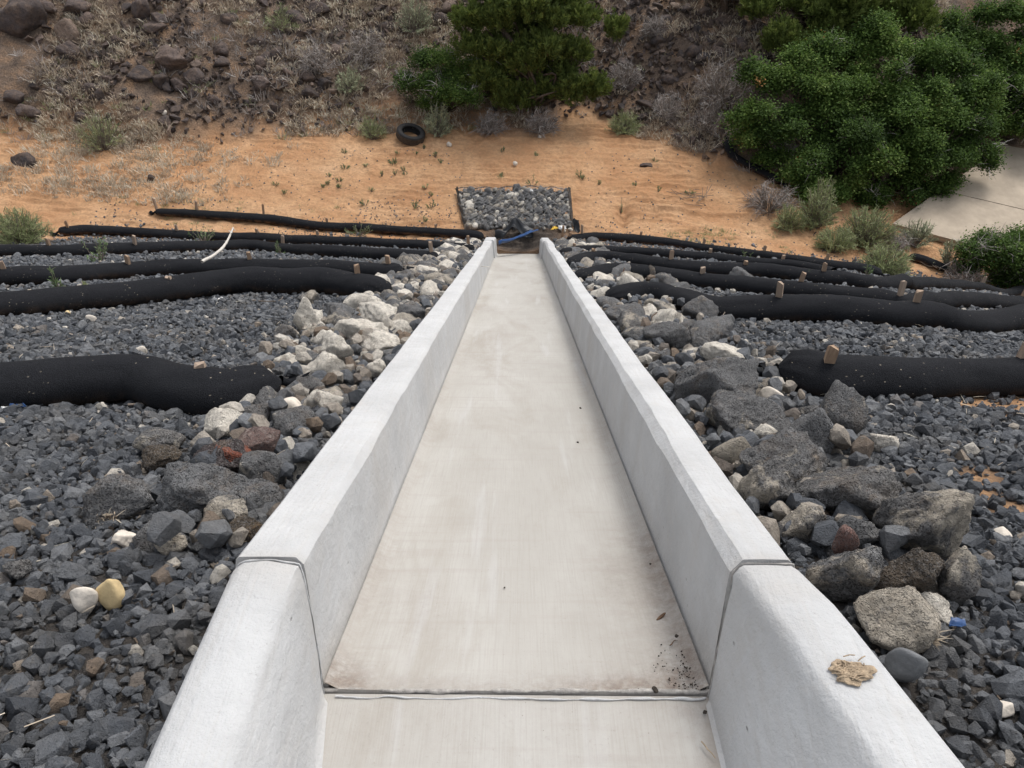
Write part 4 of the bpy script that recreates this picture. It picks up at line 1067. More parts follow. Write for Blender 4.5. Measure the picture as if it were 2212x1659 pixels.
# ------------------------------------------------------------------ dark boulders and rubble on the hill
BOULD = [(50, 40, 120, 80, "big dark brown boulder cut by the upper left corner"), (149, 72, 46, 60, "upright brown rock right of the corner boulder"), (152, 112, 48, 42, "reddish brown rock below the upright brown rock"),
 (170, 20, 66, 38, "long dark boulder at the top edge left of the hill"), (308, 22, 46, 48, "black faceted boulder at the top edge of the hill"), (341, 40, 42, 26, "flat black rock next to the faceted boulder"),
 (376, 131, 76, 58, "round dark boulder with a tan patch in the middle of the left hill"), (333, 60, 52, 24, "flat rock under the black faceted boulder"), (421, 166, 44, 36, "dark rock at the lower right of the round boulder"),
 (347, 178, 40, 38, "tan brown rock under the round boulder"), (386, 184, 40, 30, "dark block wedged below the round boulder"), (301, 159, 58, 30, "dark slab left of the round boulder"),
 (424, 140, 26, 18, "small black rock touching the round boulder's right side"), (478, 110, 40, 34, "brown block right of the round boulder"), (566, 181, 40, 30, "black wedge shaped rock in the hill's middle"), (32, 213, 52, 34, "dark rock by the left edge of the hill"),
 (64, 242, 50, 32, "brown rock just below the left edge rock"), (669, 199, 48, 28, "flat brown rock below the juniper's left shrub"), (357, 260, 36, 20, "small grey slab low on the left hill"), (53, 347, 48, 34, "grey brown rock on the orange sand at far left"),
 (464, 216, 30, 22, "grey block below the brown block"), (495, 40, 40, 24, "dark rock under the top edge, left of centre"), (255, 88, 30, 24, "grey brown rock between bunches of dry grass"), (325, 386, 22, 20, "lone black stone on the sand at left"),
 (700, 180, 40, 26, "dark stone above the flat brown rock"), (640, 40, 60, 34, "dark outcrop rock left of the pale shrub"), (690, 20, 50, 30, "black outcrop rock at the top, left of the pale shrub"), (870, 165, 40, 28, "dark rock beside the green shrub"),
 (1345, 60, 46, 30, "brown rock right of the juniper crown"), (1420, 90, 36, 26, "dark rock in the rubble right of the juniper"), (1500, 110, 40, 26, "grey rock in the rubble chute near the big bush"), (1560, 40, 38, 24, "dark rock high on the right hill"), (1640, 60, 34, 22, "brown rock under the far right juniper"),
 (1445, 170, 36, 22, "brown rock above the dead grey brush"), (2130, 30, 44, 26, "grey brown rock at the top right of the hill"), (1395, 358, 30, 12, "flat grey stone on the orange sand right of centre")]
for px, py, w, h, lb in BOULD:
    rock_at(px, py, w, h, 'hillrock', lb, "hill_boulder", "boulder", 'block' if (px + py) % 3 else 'angular', sub=4, sink=0.25, dz=1.05, flat=0.8)
rgh = np.random.default_rng(91)
cnt = 0
while cnt < 200:
    x, y = rgh.uniform(-12.5, 9.5), rgh.uniform(17.3, 24.5)
    if y < toe(x) + 0.35 or -1.5 < x < 1.9 or (x > 6.2 and y < 20.3): continue
    c = vnoise(x * 0.55, y * 0.7, 55)
    if c < rgh.uniform(-0.5, 0.35): continue
    r = rgh.uniform(0.09, 0.22)
    o = obj("hill_rock", rock_mesh(int(rgh.integers(6)), 'hillrock', 3, 'block'), None, (x, y, zt(x, y) + r * 0.2), (rgh.uniform(-.4, .4) + 0.5, rgh.uniform(-.4, .4), rgh.uniform(0, 6.28)), (r * rgh.uniform(0.8, 1.4), r, r * rgh.uniform(0.5, 0.9)))
    wh = next((n_ for lim, n_ in ((-10.5, "near the left picture edge"), (-8.6, "left of the round dark boulder"), (-5.5, "right of the round dark boulder"), (-1.5, "uphill of the tyre"), (6.0, "right of the tall juniper")) if x < lim), "behind the big right bush")
    lv = "low" if y < toe(x) + 1.2 else "halfway" if y < toe(x) + 2.6 else "high"
    tag(o, f"{'larger' if r > 0.155 else 'smaller'} dark brown rock {lv} on the hillside {wh}", "rock", "mid-sized rocks on the hillside"); cnt += 1
X = rgh.uniform(-13, 11, 16000); Y = rgh.uniform(17, 24.5, 16000)
den = smooth(-0.5, 0.5, vnoise(X * 0.6, Y * 0.8, 56) + 0.5 * ((X > 1.8) & (X < 6.5))) * smooth(0.0, 0.8, Y - toe(X))
kp = rgh.random(16000) < den
X, Y = X[kp], Y[kp]; s = 0.068 * rgh.lognormal(0, 0.5, len(X)).clip(0.35, 2.4)
V, F, T, _, _ = scatter_hulls(np.stack([X, Y, terrain(X, Y, False) + s * 0.5], -1), s, rgh, rgh.random(len(X)), [hull_np(950 + i, 9, 0.5) for i in range(8)])
tag(obj("hill_rubble", mesh_np("hill_rubble", V, F, M['rubble'], False, T)), "loose dark rock rubble covering the hillside", "rubble", kind='stuff')
for px, py, w, lb in ((970, 314, 12, "small white stone on the sand right of the tyre"), (1113, 356, 11, "white pebble on the sand above the gabion"), (355, 246, 13, "white stone low on the left hill"), (1166, 297, 9, "white scrap of stone under the juniper")):
    rock_at(px, py, w, w * 0.8, 'cream', lb, "pebble", "stone", 'angular', sub=2)

# ------------------------------------------------------------------ vegetation generators
def unit(v): return v / (np.linalg.norm(v, axis=-1, keepdims=True) + 1e-9)
def blades_np(B, D, L, W, droop, rg):
    n = len(B); side = unit(np.cross(D, rg.normal(size=(n, 3))))
    Z = np.array([0, 0, 1.0])
    mid = B + D * (L * 0.55)[:, None] - Z * (droop * L * 0.18)[:, None]
    tip = B + D * L[:, None] - Z * (droop * L * 0.75)[:, None]
    w = W[:, None]
    V = np.stack([B - side * w * .5, B + side * w * .5, mid - side * w * .45, mid + side * w * .45, tip], 1)
    f = np.array([[0, 1, 3], [0, 3, 2], [2, 3, 4]])
    F = f[None] + (np.arange(n) * 5)[:, None, None]
    return V.reshape(-1, 3), F.reshape(-1, 3), 5
def leaves_np(C, D, Nn, L, W, rg):
    """diamond leaf along D with face normal near Nn"""
    s = unit(np.cross(D, Nn)); n = len(C); up = unit(np.cross(s, D))
    V = np.stack([C, C + D * (L * .45)[:, None] - s * (W * .5)[:, None] + up * (W * .12)[:, None], C + D * L[:, None], C + D * (L * .45)[:, None] + s * (W * .5)[:, None] + up * (W * .12)[:, None]], 1)
    f = np.array([[0, 1, 2], [0, 2, 3]])
    F = f[None] + (np.arange(n) * 4)[:, None, None]
    return V.reshape(-1, 3), F.reshape(-1, 3), 4
def tufts(X, Y, R_, H, nb, rg, width=0.008, droop=(0.2, 0.9), tint=None, lean=0.75, ripple=False):
    n = len(X); Z = terrain(X, Y, ripple)
    B = np.stack([X, Y, Z], -1); B = np.repeat(B, nb, 0); m = n * nb
    a = rg.uniform(0, 2 * math.pi, m); rr = np.sqrt(rg.random(m)) * np.repeat(R_, nb) * 0.45
    rad = np.stack([np.cos(a), np.sin(a), np.zeros(m)], -1)
    B = B + rad * rr[:, None]; B[:, 2] -= 0.01
    tl = rg.random(m) * lean
    D = unit(rad * tl[:, None] + np.array([0, 0, 1.0]) + rg.normal(size=(m, 3)) * 0.12)
    L = np.repeat(H, nb) * rg.uniform(0.5, 1.1, m)
    V, F, k = blades_np(B, D, L, np.full(m, width) * rg.uniform(0.6, 1.3, m), rg.uniform(*droop, m), rg)
    t0 = np.repeat(tint if tint is not None else rg.random(n), nb)
    T = np.clip(t0 + rg.normal(size=m) * 0.12, 0, 1)
    return V, F, np.repeat(T, k)

# dry grass over the hillside
rgv = np.random.default_rng(101)
def hill_cover(name, label, cat, mat, n, hgt, nb, width, seedn, thr, lean, droop, ylo=-0.15, xr=(-13.5, 11.5), tintb=(0, 1)):
    X = rgv.uniform(*xr, n); Y = rgv.uniform(16.4, 25, n)
    d = Y - toe(X)
    den = smooth(thr - 0.3, thr + 0.4, vnoise(X * 0.7, Y * 0.9, seedn) + 0.4 * vnoise(X * 2, Y * 2, seedn + 1)) * smooth(ylo - 0.1, ylo + 0.35, d)
    den = den * np.where((X > 2.0) & (X < 6.5) & (Y > 20), 0.35, 1.0)
    kp = rgv.random(n) < den; X, Y = X[kp], Y[kp]
    H = rgv.uniform(*hgt, len(X))
    V, F, T = tufts(X, Y, H * 0.8, H, nb, rgv, width, droop, rgv.uniform(*tintb, len(X)), lean)
    return tag(obj(name, mesh_np(name, V, F, M[mat], False, T)), label, cat, kind='stuff')
hill_cover("dry_grass", "dry tan bunch grass covering the hillside", "grass", 'drygrass', 14500, (0.14, 0.42), 24, 0.016, 111, -0.12, 1.0, (0.3, 1.1))
hill_cover("grey_brush", "grey dead twiggy brush mixed through the hillside grass", "brush", 'greybrush', 2700, (0.18, 0.48), 24, 0.011, 121, 0.0, 1.5, (0.1, 0.7))
hill_cover("hill_green_grass", "sparse grey green grass between the hillside rocks", "grass", 'sage', 900, (0.12, 0.32), 22, 0.010, 131, 0.1, 0.9, (0.2, 0.9))
# straggling dry grass on the sand at far left
n = 1100; X = rgv.uniform(-12.5, -5.2, n); Y = rgv.uniform(14.9, 17.6, n)
kp = rgv.random(n) < smooth(-0.3, 0.35, vnoise(X * 0.9, Y * 1.2, 141)) * smooth(-5.2, -7.5, X + 0.5 * (16.5 - Y))
X, Y = X[kp], Y[kp]; H = rgv.uniform(0.10, 0.30, len(X))
V, F, T = tufts(X, Y, H, H, 22, rgv, 0.013, (0.1, 0.9), rgv.uniform(0.3, 1, len(X)), 0.9)
tag(obj("straggling_grass", mesh_np("straggling_grass", V, F, M['drygrass'], False, T)), "straggling dry grass on the orange sand at far left", "grass", kind='stuff')
n = 260; X = rgv.uniform(-9.5, -3.2, n); Y = rgv.uniform(14.0, 15.2, n)
kp = rgv.random(n) < smooth(-0.2, 0.4, vnoise(X * 1.1, Y * 1.5, 151))
X, Y = X[kp], Y[kp]; H = rgv.uniform(0.05, 0.14, len(X))
V, F, T = tufts(X, Y, H, H, 14, rgv, 0.006, (0.1, 0.8), rgv.uniform(0.2, 1, len(X)), 0.9)
tag(obj("green_grass", mesh_np("green_grass", V, F, M['sage'], False, T)), "thin green grass sprouting behind the left wattles", "grass", kind='stuff')
n = 200; X = rgv.uniform(3.0, 5.6, n); Y = rgv.uniform(13.6, 14.6, n)
kp = rgv.random(n) < smooth(-0.1, 0.4, vnoise(X * 1.3, Y * 1.5, 153)); X, Y = X[kp], Y[kp]; H = rgv.uniform(0.04, 0.12, len(X))
V, F, T = tufts(X, Y, H, H, 14, rgv, 0.006, (0.1, 0.8), rgv.uniform(0.2, 1, len(X)), 0.9)
tag(obj("low_grass", mesh_np("low_grass", V, F, M['sage'], False, T)), "low green growth on the sand behind the farthest right wattle", "grass", kind='stuff')

def dome_shrub(name, label, cat, px, py, wpx, hpx, mat, stem_mat='twig', stems=60, per=16, leaf=(0.05, 0.12), lw=0.010, spread=1.0, seed=1, group=None, up=0.5, tint=(0.1, 1.0), pull=0.0):
    """shrub whose outline fills wpx x hpx around the photo pixel"""
    rg = np.random.default_rng(seed)
    P = at(px, py + 0.42 * hpx); d = depth(P)
    w, h = wpx * d / 1664, hpx * d / 1664
    P = P + np.array([0, pull, 0]); P[2] = zt(P[0], P[1])
    root = empty(name, P); tag(root, label, cat, group)
    a = rg.uniform(0, 2 * math.pi, stems); e = np.arccos(rg.uniform(0.05, 1.0, stems))
    q = rg.uniform(0.75, 1.05, stems)
    tip = np.stack([np.cos(a) * np.sin(e) * w * 0.46, np.sin(a) * np.sin(e) * w * 0.40, np.cos(e) * h * 0.92], -1) * q[:, None] + np.array([0, 0, 0.03])
    b0 = np.stack([np.cos(a) * w * 0.06 * rg.random(stems), np.sin(a) * w * 0.06, np.zeros(stems) - 0.03], -1)
    midp = b0 * 0.4 + tip * 0.55 + np.array([0, 0, 1]) * (h * 0.10 * rg.random(stems))[:, None] + rg.normal(size=(stems, 3)) * w * 0.03
    tubes = []
    Bs, Ds = [], []
    for k in range(stems):
        t = np.linspace(0, 1, 6)[:, None]
        c = (1 - t) ** 2 * b0[k] + 2 * t * (1 - t) * midp[k] + t ** 2 * tip[k]
        tubes.append(tube_np(c, np.linspace(0.010, 0.003, 6) * (0.6 + w * 0.4), 4))
        tt = rg.uniform(0.25, 1.0, per)[:, None] ** 0.8
        cc = (1 - tt) ** 2 * b0[k] + 2 * tt * (1 - tt) * midp[k] + tt ** 2 * tip[k]
        dd_ = unit(2 * (1 - tt) * (midp[k] - b0[k]) + 2 * tt * (tip[k] - midp[k]))
        Bs.append(cc); Ds.append(unit(dd_ * 0.8 + rg.normal(size=(per, 3)) * 0.65 * spread + np.array([0, 0, up])))
    V, F, _ = join_np(tubes); obj("stems", mesh_np("stems", V, F, M[stem_mat], True), root)
    B = np.concatenate(Bs) + rg.normal(size=(stems * per, 3)) * w * 0.012; D = np.concatenate(Ds); m = len(B)
    V, F, k = blades_np(B, D, rg.uniform(*leaf, m), np.full(m, lw) * rg.uniform(0.7, 1.3, m), rg.uniform(0, 0.4, m), rg)
    V[:, 2] = np.maximum(V[:, 2], -0.05)
    T = np.clip(rg.uniform(*tint, stems).repeat(per) + rg.normal(size=m) * 0.12, 0, 1)
    obj("foliage", mesh_np("foliage", V, F, M[mat], False, np.repeat(T, k)), root)
    return root
SHRUBS = [
 ("shrub", "pale green rounded shrub high on the hill left of the juniper", "shrub", 897, 38, 100, 80, 'greygreen', 110, 22, (0.04, 0.10), 0.011),
 ("shrub", "pale green shrub on the hill left of the green broadleaf bush", "shrub", 757, 175, 80, 55, 'greygreen', 90, 20, (0.04, 0.10), 0.011),
 ("shrub", "grey green feathery shrub standing right of the tyre", "shrub", 945, 258, 90, 82, 'greygreen', 70, 34, (0.05, 0.11), 0.010),
 ("shrub", "low sage shrub left of the tyre", "shrub", 805, 278, 80, 50, 'sage', 80, 16, (0.05, 0.12), 0.009),
 ("shrub", "long low sage shrub on the bank right of the juniper", "shrub", 1347, 268, 85, 46, 'sage', 110, 18, (0.06, 0.14), 0.010),
 ("shrub", "olive twiggy shrub on the left hillside above the sand", "shrub", 225, 285, 120, 88, 'sage', 90, 16, (0.06, 0.15), 0.008),
 ("shrub", "green brushy clump behind the wattles at the left edge", "shrub", 48, 492, 150, 78, 'sage', 160, 26, (0.06, 0.15), 0.008),
 ("shrub", "fresh green shrub at the lower left foot of the big bush", "shrub", 1758, 440, 100, 120, 'sage', 150, 26, (0.05, 0.13), 0.010),
 ("shrub", "bushy pale green shrub left of the concrete slope's lower corner", "shrub", 1865, 490, 160, 90, 'sage', 170, 26, (0.06, 0.14), 0.009),
 ("shrub", "low pale green shrub at the end of the farthest right wattle", "shrub", 1905, 562, 140, 75, 'sage', 150, 22, (0.06, 0.15), 0.009),
 ("shrub", "thin grey green shrub below the concrete slope", "shrub", 2050, 548, 95, 85, 'greygreen', 60, 18, (0.05, 0.11), 0.009),
 ("shrub", "pale green shrub between the dead brush and the big bush's foot", "shrub", 1700, 470, 80, 60, 'sage', 90, 20, (0.06, 0.14), 0.009),
 ("shrub", "yellow green feathery shrub above the end of the farthest right wattle", "shrub", 1800, 515, 100, 60, 'sage', 120, 22, (0.06, 0.14), 0.009),
 ("shrub", "grey green shrub at the lower edge of the concrete slope", "shrub", 1975, 505, 90, 60, 'greygreen', 90, 20, (0.05, 0.12), 0.009),
 ("shrub", "dusky shrub at the top edge of the hill left of centre", "shrub", 610, 40, 90, 60, 'sage', 60, 14, (0.06, 0.16), 0.008),
]
for k, (nm, lb, ct, px, py, w, h, mt, st, per, lf, lw) in enumerate(SHRUBS):
    dome_shrub(nm, lb, ct, px, py, w, h, mt, 'twig', st, per, lf, lw, seed=300 + k)
DEAD = [(1555, 185, 150, 95, "tangled pale grey dead brush left of the big bush"), (1350, 165, 85, 60, "grey leafless brush right of the juniper"), (1660, 425, 140, 70, "brown dead tumbleweed brush below the big bush"), (1525, 250, 110, 80, "dark grey dead brush above the thin wattle"),
 (1690, 335, 90, 70, "bare grey twigs hanging at the big bush's left foot"), (795, 100, 110, 80, "pale silvery dry grass clump sliding down the hill"), (690, 130, 90, 60, "grey leafless shrub in the middle of the hill"), (1170, 262, 90, 60, "bare twisted twigs under the juniper"), (1060, 268, 90, 46, "grey twig litter at the left foot of the juniper"),
 (1410, 60, 60, 45, "purple grey brush high right of the juniper"), (1440, 230, 80, 60, "brownish dead brush on the slope right of the juniper"), (1930, 330 + 190, 70, 40, "dead brown tuft among the pale green shrubs"), (2075, 590, 110, 40, "pile of dead twigs beside the dark right bush")]
for k, (px, py, w, h, lb) in enumerate(DEAD):
    dome_shrub("dead_brush", lb, "dead brush", px, py, w, h, 'greybrush', 'twig', 90, 12, (0.10, 0.26), 0.007, 1.5, 340 + k, up=0.1, tint=(0.1, 0.9))

for k, (px, py, w, h, lb) in enumerate([(525, 1163, 80, 26, "mat of straw coloured dry grass against the left wall near the joint"), (1645, 1022, 70, 24, "brown dry grass lodged in the rocks beside the right wall"), (240, 1118, 70, 22, "brown dry grass at the outer edge of the left riprap"), (590, 985, 60, 20, "tan dry grass between cream rocks beside the left wall"), (1985, 1385, 60, 24, "tan dry grass below the white crusted slab")]):
    dome_shrub("dry_grass_mat", lb, "dry grass", px, py, w, h, 'drygrass', 'twig', 60, 8, (0.02, 0.05), 0.0022, 1.8, 380 + k, up=0.0, tint=(0.2, 0.8))
# weeds
def weed(label, px, py, wpx, hpx, seed, mat='weed', n=90, leaf=(0.03, 0.06), lw=0.012, group=None):
    return dome_shrub("weed", label, "weed", px, py, wpx, hpx, mat, mat and 'twig', max(8, n // 9), 12, leaf, lw, 1.0, seed, group, 0.3)
WEEDS = [(1150, 391, 38, 26, "dense blue green weed on the sand above the gabion"), (1251, 376, 26, 14, "small weed right of the dense weed on the sand"), (215, 540, 90, 62, "leafy green weed before the fourth left wattle"), (440, 508, 85, 36, "green weed lying against the fifth left wattle"), (607, 535, 24, 38, "spindly weed by the stake of the fourth left wattle"),
 (128, 608, 26, 50, "thin tall weed behind the second left wattle"), (170, 622, 60, 26, "low pale weed right of the thin tall weed"), (402, 584, 20, 24, "small weed on the third left wattle"), (445, 583, 18, 26, "second small weed on the third left wattle"), (775, 497, 70, 30, "grassy weed on the farthest left wattle"),
 (1612, 552, 30, 30, "weed sprouting behind the fifth right wattle"), (895, 440, 26, 22, "grey green weed left of the gabion"), (932, 441, 28, 22, "grey green weed nearest the gabion's left side"), (915, 475, 26, 18, "weed just below the gabion's left side weeds"), (790, 436, 26, 14, "low weed on the sand well left of the gabion"), (1340, 446, 14, 34, "upright yellowish weed right of the gabion"), (1491, 416, 28, 14, "small weed on the sand near the thin wattle"),
 (1490, 525, 34, 18, "weed tuft behind the farthest right wattle"), (915, 318, 10, 8, "tiny weed sprig on the sand below the tyre"), (848, 352, 22, 10, "small weed on the sand left of the tyre"), (745, 360, 26, 12, "thin weed on the tracked sand at left"), (1870, 582, 30, 34, "weed beside the end of the farthest right wattle"), (1745, 600, 30, 26, "pale weed between the third and fourth right wattles")]
for k, (px, py, w, h, lb) in enumerate(WEEDS):
    weed(lb, px, py, w, h, 400 + k, 'weed' if k not in (6, 15) else 'sage', 130 if w > 60 else 80, (0.03, 0.07) if w > 20 else (0.02, 0.04), 0.013 if k in (2, 3) else 0.009)

rgw2 = np.random.default_rng(311)
for k in range(34):
    px, py = rgw2.uniform(560, 1560), rgw2.uniform(318, 425)
    if 960 < px < 1260 and py > 395: continue
    weed("tiny grey green weed sprouting on the open orange sand", px, py, rgw2.uniform(9, 18), rgw2.uniform(5, 10), 700 + k, 'weed' if k % 3 else 'sage', 50, (0.02, 0.05), 0.009, "tiny weeds on the open sand")
# ------------------------------------------------------------------ trees
def lobes_from_pixels(lst):
    """(px, py, rx px, rz px, y) -> centres and radii at that distance"""
    out = []
    for px, py, rx, rz, y in lst:
        c = at_y(px, py, y); d = depth(c)
        out.append((c, np.array([rx * d / 1664, min(rx, rz * 1.3) * d / 1664 * 0.9, rz * d / 1664])))
    return out
def scatter_lobes(cx, cy, rx, ry, n, size, y0, dydpx, seed, extra=()):
    rg = np.random.default_rng(seed); out = []; tries = 0
    while len(out) < n and tries < 6000:
        tries += 1
        u, v = rg.uniform(-1, 1, 2)
        if u * u + v * v > 1: continue
        px, py, r = cx + u * rx, cy + v * ry, rg.uniform(*size)
        if any((px - o[0]) ** 2 + (py - o[1]) ** 2 < (0.62 * (r + o[2])) ** 2 for o in out): continue
        out.append((px, py, r, r * rg.uniform(0.65, 0.95), y0 + dydpx * (py - cy) + rg.uniform(-0.35, 0.35) - 0.3 * (1 - u * u - v * v)))
    return lobes_from_pixels(out + list(extra))
def sub_lobes(lobes, rg, k=6, f=0.40):
    out = []
    for c, r in lobes:
        out.append((c, r * 0.55))
        for _ in range(k):
            d = unit(rg.normal(size=3)); d[2] = abs(d[2]) * 0.9 - 0.15
            s = f * rg.uniform(0.55, 1.15)
            out.append((c + d * r * rg.uniform(0.55, 0.92), np.array([r.mean() * s, r.mean() * s, r.mean() * s * 0.8])))
    return out
def crown_clumps(lobes, n, rg, inner=0.55):
    lobes = sub_lobes(lobes, rg)
    vol = np.array([r[0] * r[2] + r[0] * r[1] for _, r in lobes]); pick = rg.choice(len(lobes), n, p=vol / vol.sum())
    D = unit(rg.normal(size=(n, 3))); D[:, 2] = np.where(D[:, 2] < -0.35, -D[:, 2], D[:, 2])
    q = np.where(rg.random(n) < 0.72, rg.uniform(0.80, 1.12, n), rg.uniform(inner, 0.9, n))
    q = np.where(rg.random(n) < 0.09, rg.uniform(1.1, 1.55, n), q)
    C = np.array([lobes[i][0] for i in pick]); Rr = np.array([lobes[i][1] for i in pick])
    P = C + D * Rr * q[:, None]
    buried = np.zeros(n, bool)
    for i, (c, r) in enumerate(lobes):
        buried |= (pick != i) & (((P - c) / r) ** 2).sum(1).__lt__(0.35)
    k = ~buried & (P[:, 2] > terrain(P[:, 0], P[:, 1], False) + 0.05)
    return P[k], D[k]
def limbs(base_pts, targets, rg, r0, mat, root, name="branch", n=26):
    off = np.array(root.location); tubes = []
    for _ in range(n):
        b = base_pts[rg.integers(len(base_pts))]; t = targets[rg.integers(len(targets))]
        m1 = b * 0.6 + t * 0.4 + rg.normal(size=3) * 0.18 + np.array([0, 0, 0.25]); m2 = b * 0.25 + t * 0.75 + rg.normal(size=3) * 0.15
        P = spline(np.array([b, m1, m2, t]), 0.12)
        tubes.append(tube_np(P - off, np.linspace(r0, r0 * 0.2, len(P)) * rg.uniform(0.6, 1.2), 6))
    V, F, _ = join_np(tubes); return obj(name, mesh_np(name, V, F, M[mat], True), root)
def broadleaf(name, label, cat, lobes, base_px, clumps, per, leaf, mat, seed, trunk_r=0.07):
    rg = np.random.default_rng(seed)
    bases = []
    for px, py in base_px:
        b = at(px, py); bases.append(b - np.array([0, 0, 0.05]))
    root = empty(name, bases[0]); tag(root, label, cat); off = np.array(root.location)
    C, D = crown_clumps(lobes, clumps, rg)
    br_ = limbs(bases, C, rg, trunk_r * 0.55, 'bark', root, "branch", 46)
    tr = []
    for b in bases:
        for _ in range(2):
            t = C[rg.integers(len(C))] * 0.5 + b * 0.5
            P = spline(np.array([b, b * 0.6 + t * 0.4 + rg.normal(size=3) * 0.1 + np.array([0, 0, .3]), t]), 0.1)
            tr.append(tube_np(P - off, np.linspace(trunk_r, trunk_r * 0.5, len(P)), 8))
    V, F, _ = join_np(tr); br_.parent = obj("trunk", mesh_np("trunk", V, F, M['bark'], True), root)
    n = len(C); m = n * per
    cl = 0.17
    Pc = np.repeat(C, per, 0) + rg.normal(size=(m, 3)) * cl * 0.55 * np.repeat(rg.uniform(0.6, 1.3, n), per)[:, None]
    out = np.repeat(D, per, 0)
    N = unit(out * 0.35 + np.array([0, 0, 0.75]) + rg.normal(size=(m, 3)) * 0.45)
    Dl = unit(np.cross(N, rg.normal(size=(m, 3))) + out * 0.4)
    L = rg.uniform(*leaf, m)
    V, F, k = leaves_np(Pc - off, Dl, N, L, L * rg.uniform(0.5, 0.75, m), rg)
    T = np.clip(np.repeat(rg.normal(0.44, 0.14, n) + 0.30 * vnoise(C[:, 0] * 1.7, C[:, 2] * 2.0, 7) + 0.15 * vnoise(C[:, 0] * 5, C[:, 2] * 5, 8), per) + rg.normal(size=m) * 0.15, 0, 0.96)
    T = np.where(np.repeat(rg.random(n) < 0.003, per), 1.0, T)
    crown = obj("crown", mesh_np("crown", V, F, M[mat], False, np.repeat(T, k)), root)
    # bare twigs showing through
    NT_ = 520; q = rg.integers(n, size=NT_); B = C[q] - D[q] * 0.25
    q[:396] = np.repeat(rg.integers(n, size=18), 22); B = C[q] + D[q] * 0.02 + rg.normal(size=(NT_, 3)) * 0.07
    V, F, k = blades_np(B - off, unit(D[q] + rg.normal(size=(NT_, 3)) * 0.8), rg.uniform(0.15, 0.45, NT_), np.full(NT_, 0.012), rg.uniform(0, 0.5, NT_), rg)
    tag(obj("bare_twigs", mesh_np("bare_twigs", V, F, M['greybrush'], False, np.repeat(rg.random(NT_), k)), crown), kind='stuff')
    return root
def juniper(name, label, lobes, base_px, clumps, per, seed, trunk_r=0.13, tmean=0.45):
    rg = np.random.default_rng(seed)
    b = at(*base_px) - np.array([0, 0, 0.1])
    root = empty(name, b); tag(root, label, "juniper"); off = np.array(root.location)
    C, D = crown_clumps(lobes, clumps, rg, 0.45)
    br_ = limbs([b + np.array([dx, 0, 0.2]) for dx in (-.15, 0, .2)], C, rg, 0.05, 'bark', root, "branch", 60)
    top = lobes[0][0] + np.array([0, 0, lobes[0][1][2] * 0.6])
    P = spline(np.array([b, b * .6 + top * .4 + rg.normal(size=3) * 0.15, top]), 0.15)
    V, F = tube_np(P - off, np.linspace(trunk_r, trunk_r * 0.3, len(P)), 9); br_.parent = obj("trunk", mesh_np("trunk", V, F, M['bark'], True), root)
    n = len(C); A = unit(D * 0.55 + np.array([0, 0, 0.85]) + rg.normal(size=(n, 3)) * 0.25)
    Lp = rg.uniform(0.16, 0.36, n); m = n * per
    t = rg.random(m)
    ax = np.repeat(A, per, 0); side = unit(np.cross(ax, rg.normal(size=(m, 3))))
    Pc = np.repeat(C, per, 0) + ax * (t * np.repeat(Lp, per))[:, None] + side * ((1 - t) * 0.075 * rg.random(m))[:, None]
    Dl = unit(ax * 0.9 + side * rg.uniform(0.2, 1.0, m)[:, None])
    L = rg.uniform(0.07, 0.13, m)
    V, F, k = leaves_np(Pc - off, Dl, unit(rg.normal(size=(m, 3)) + side * 0.6), L, np.full(m, 0.032), rg)
    T = np.clip(np.repeat(rg.normal(tmean, 0.14, n), per) + 0.25 * (t - 0.5) + rg.normal(size=m) * 0.10, 0, 1)
    crown = obj("crown", mesh_np("crown", V, F, M['juniper'], False, np.repeat(T, k)), root)
    q = rg.integers(n, size=160); B = C[q] - D[q] * 0.3
    V, F, k = blades_np(B - off, unit(D[q] + rg.normal(size=(160, 3)) * 0.5), rg.uniform(0.25, 0.6, 160), np.full(160, 0.010), rg.uniform(0, 0.3, 160), rg)
    tag(obj("bare_twigs", mesh_np("bare_twigs", V, F, M['greybrush'], False, np.repeat(rg.random(160) * 0.6, k)), crown), kind='stuff')
    return root
juniper("juniper_tree", "tall dark juniper standing above the sand behind the chute end", scatter_lobes(1128, 50, 126, 190, 26, (34, 60), 19.15, -0.003, 71, [(1130, 40, 110, 150, 19.5), (1130, 150, 95, 60, 19.2), (1262, 215, 42, 50, 18.6), (1325, 85, 24, 34, 19.2), (1040, 190, 50, 40, 18.8)]),
    (1160, 236), 7200, 34, 501)
broadleaf("broadleaf_shrub", "green broadleaf bush crowded against the juniper's left side", "shrub", scatter_lobes(960, 175, 75, 55, 9, (24, 40), 18.85, -0.004, 72), [(965, 238)], 1300, 26, (0.035, 0.06), 'leaf', 511, 0.04)
juniper("juniper_tree", "broad olive juniper on the upper right hill behind the big bush", scatter_lobes(1810, 20, 175, 130, 22, (42, 70), 19.55, -0.004, 73, [(1810, 20, 130, 100, 19.9)]),
    (1800, 150), 5600, 32, 521, tmean=0.55)
juniper("juniper_tree", "small juniper cut by the top edge between the two larger junipers", lobes_from_pixels([(1560, -15, 55, 36, 20.2), (1540, -60, 50, 50, 20.3)]), (1565, 20), 800, 28, 531)
broadleaf("broadleaf_shrub", "big dense green bush spreading over the concrete slope at right", "bush", scatter_lobes(1880, 262, 292, 182, 60, (20, 62), 17.1, -0.006, 74, [(1870, 240, 170, 90, 17.7), (1960, 340, 120, 70, 16.9)]),
    [(1800, 400), (1900, 425), (1960, 425), (1730, 350)], 11000, 26, (0.035, 0.08), 'leaf', 541, 0.08)
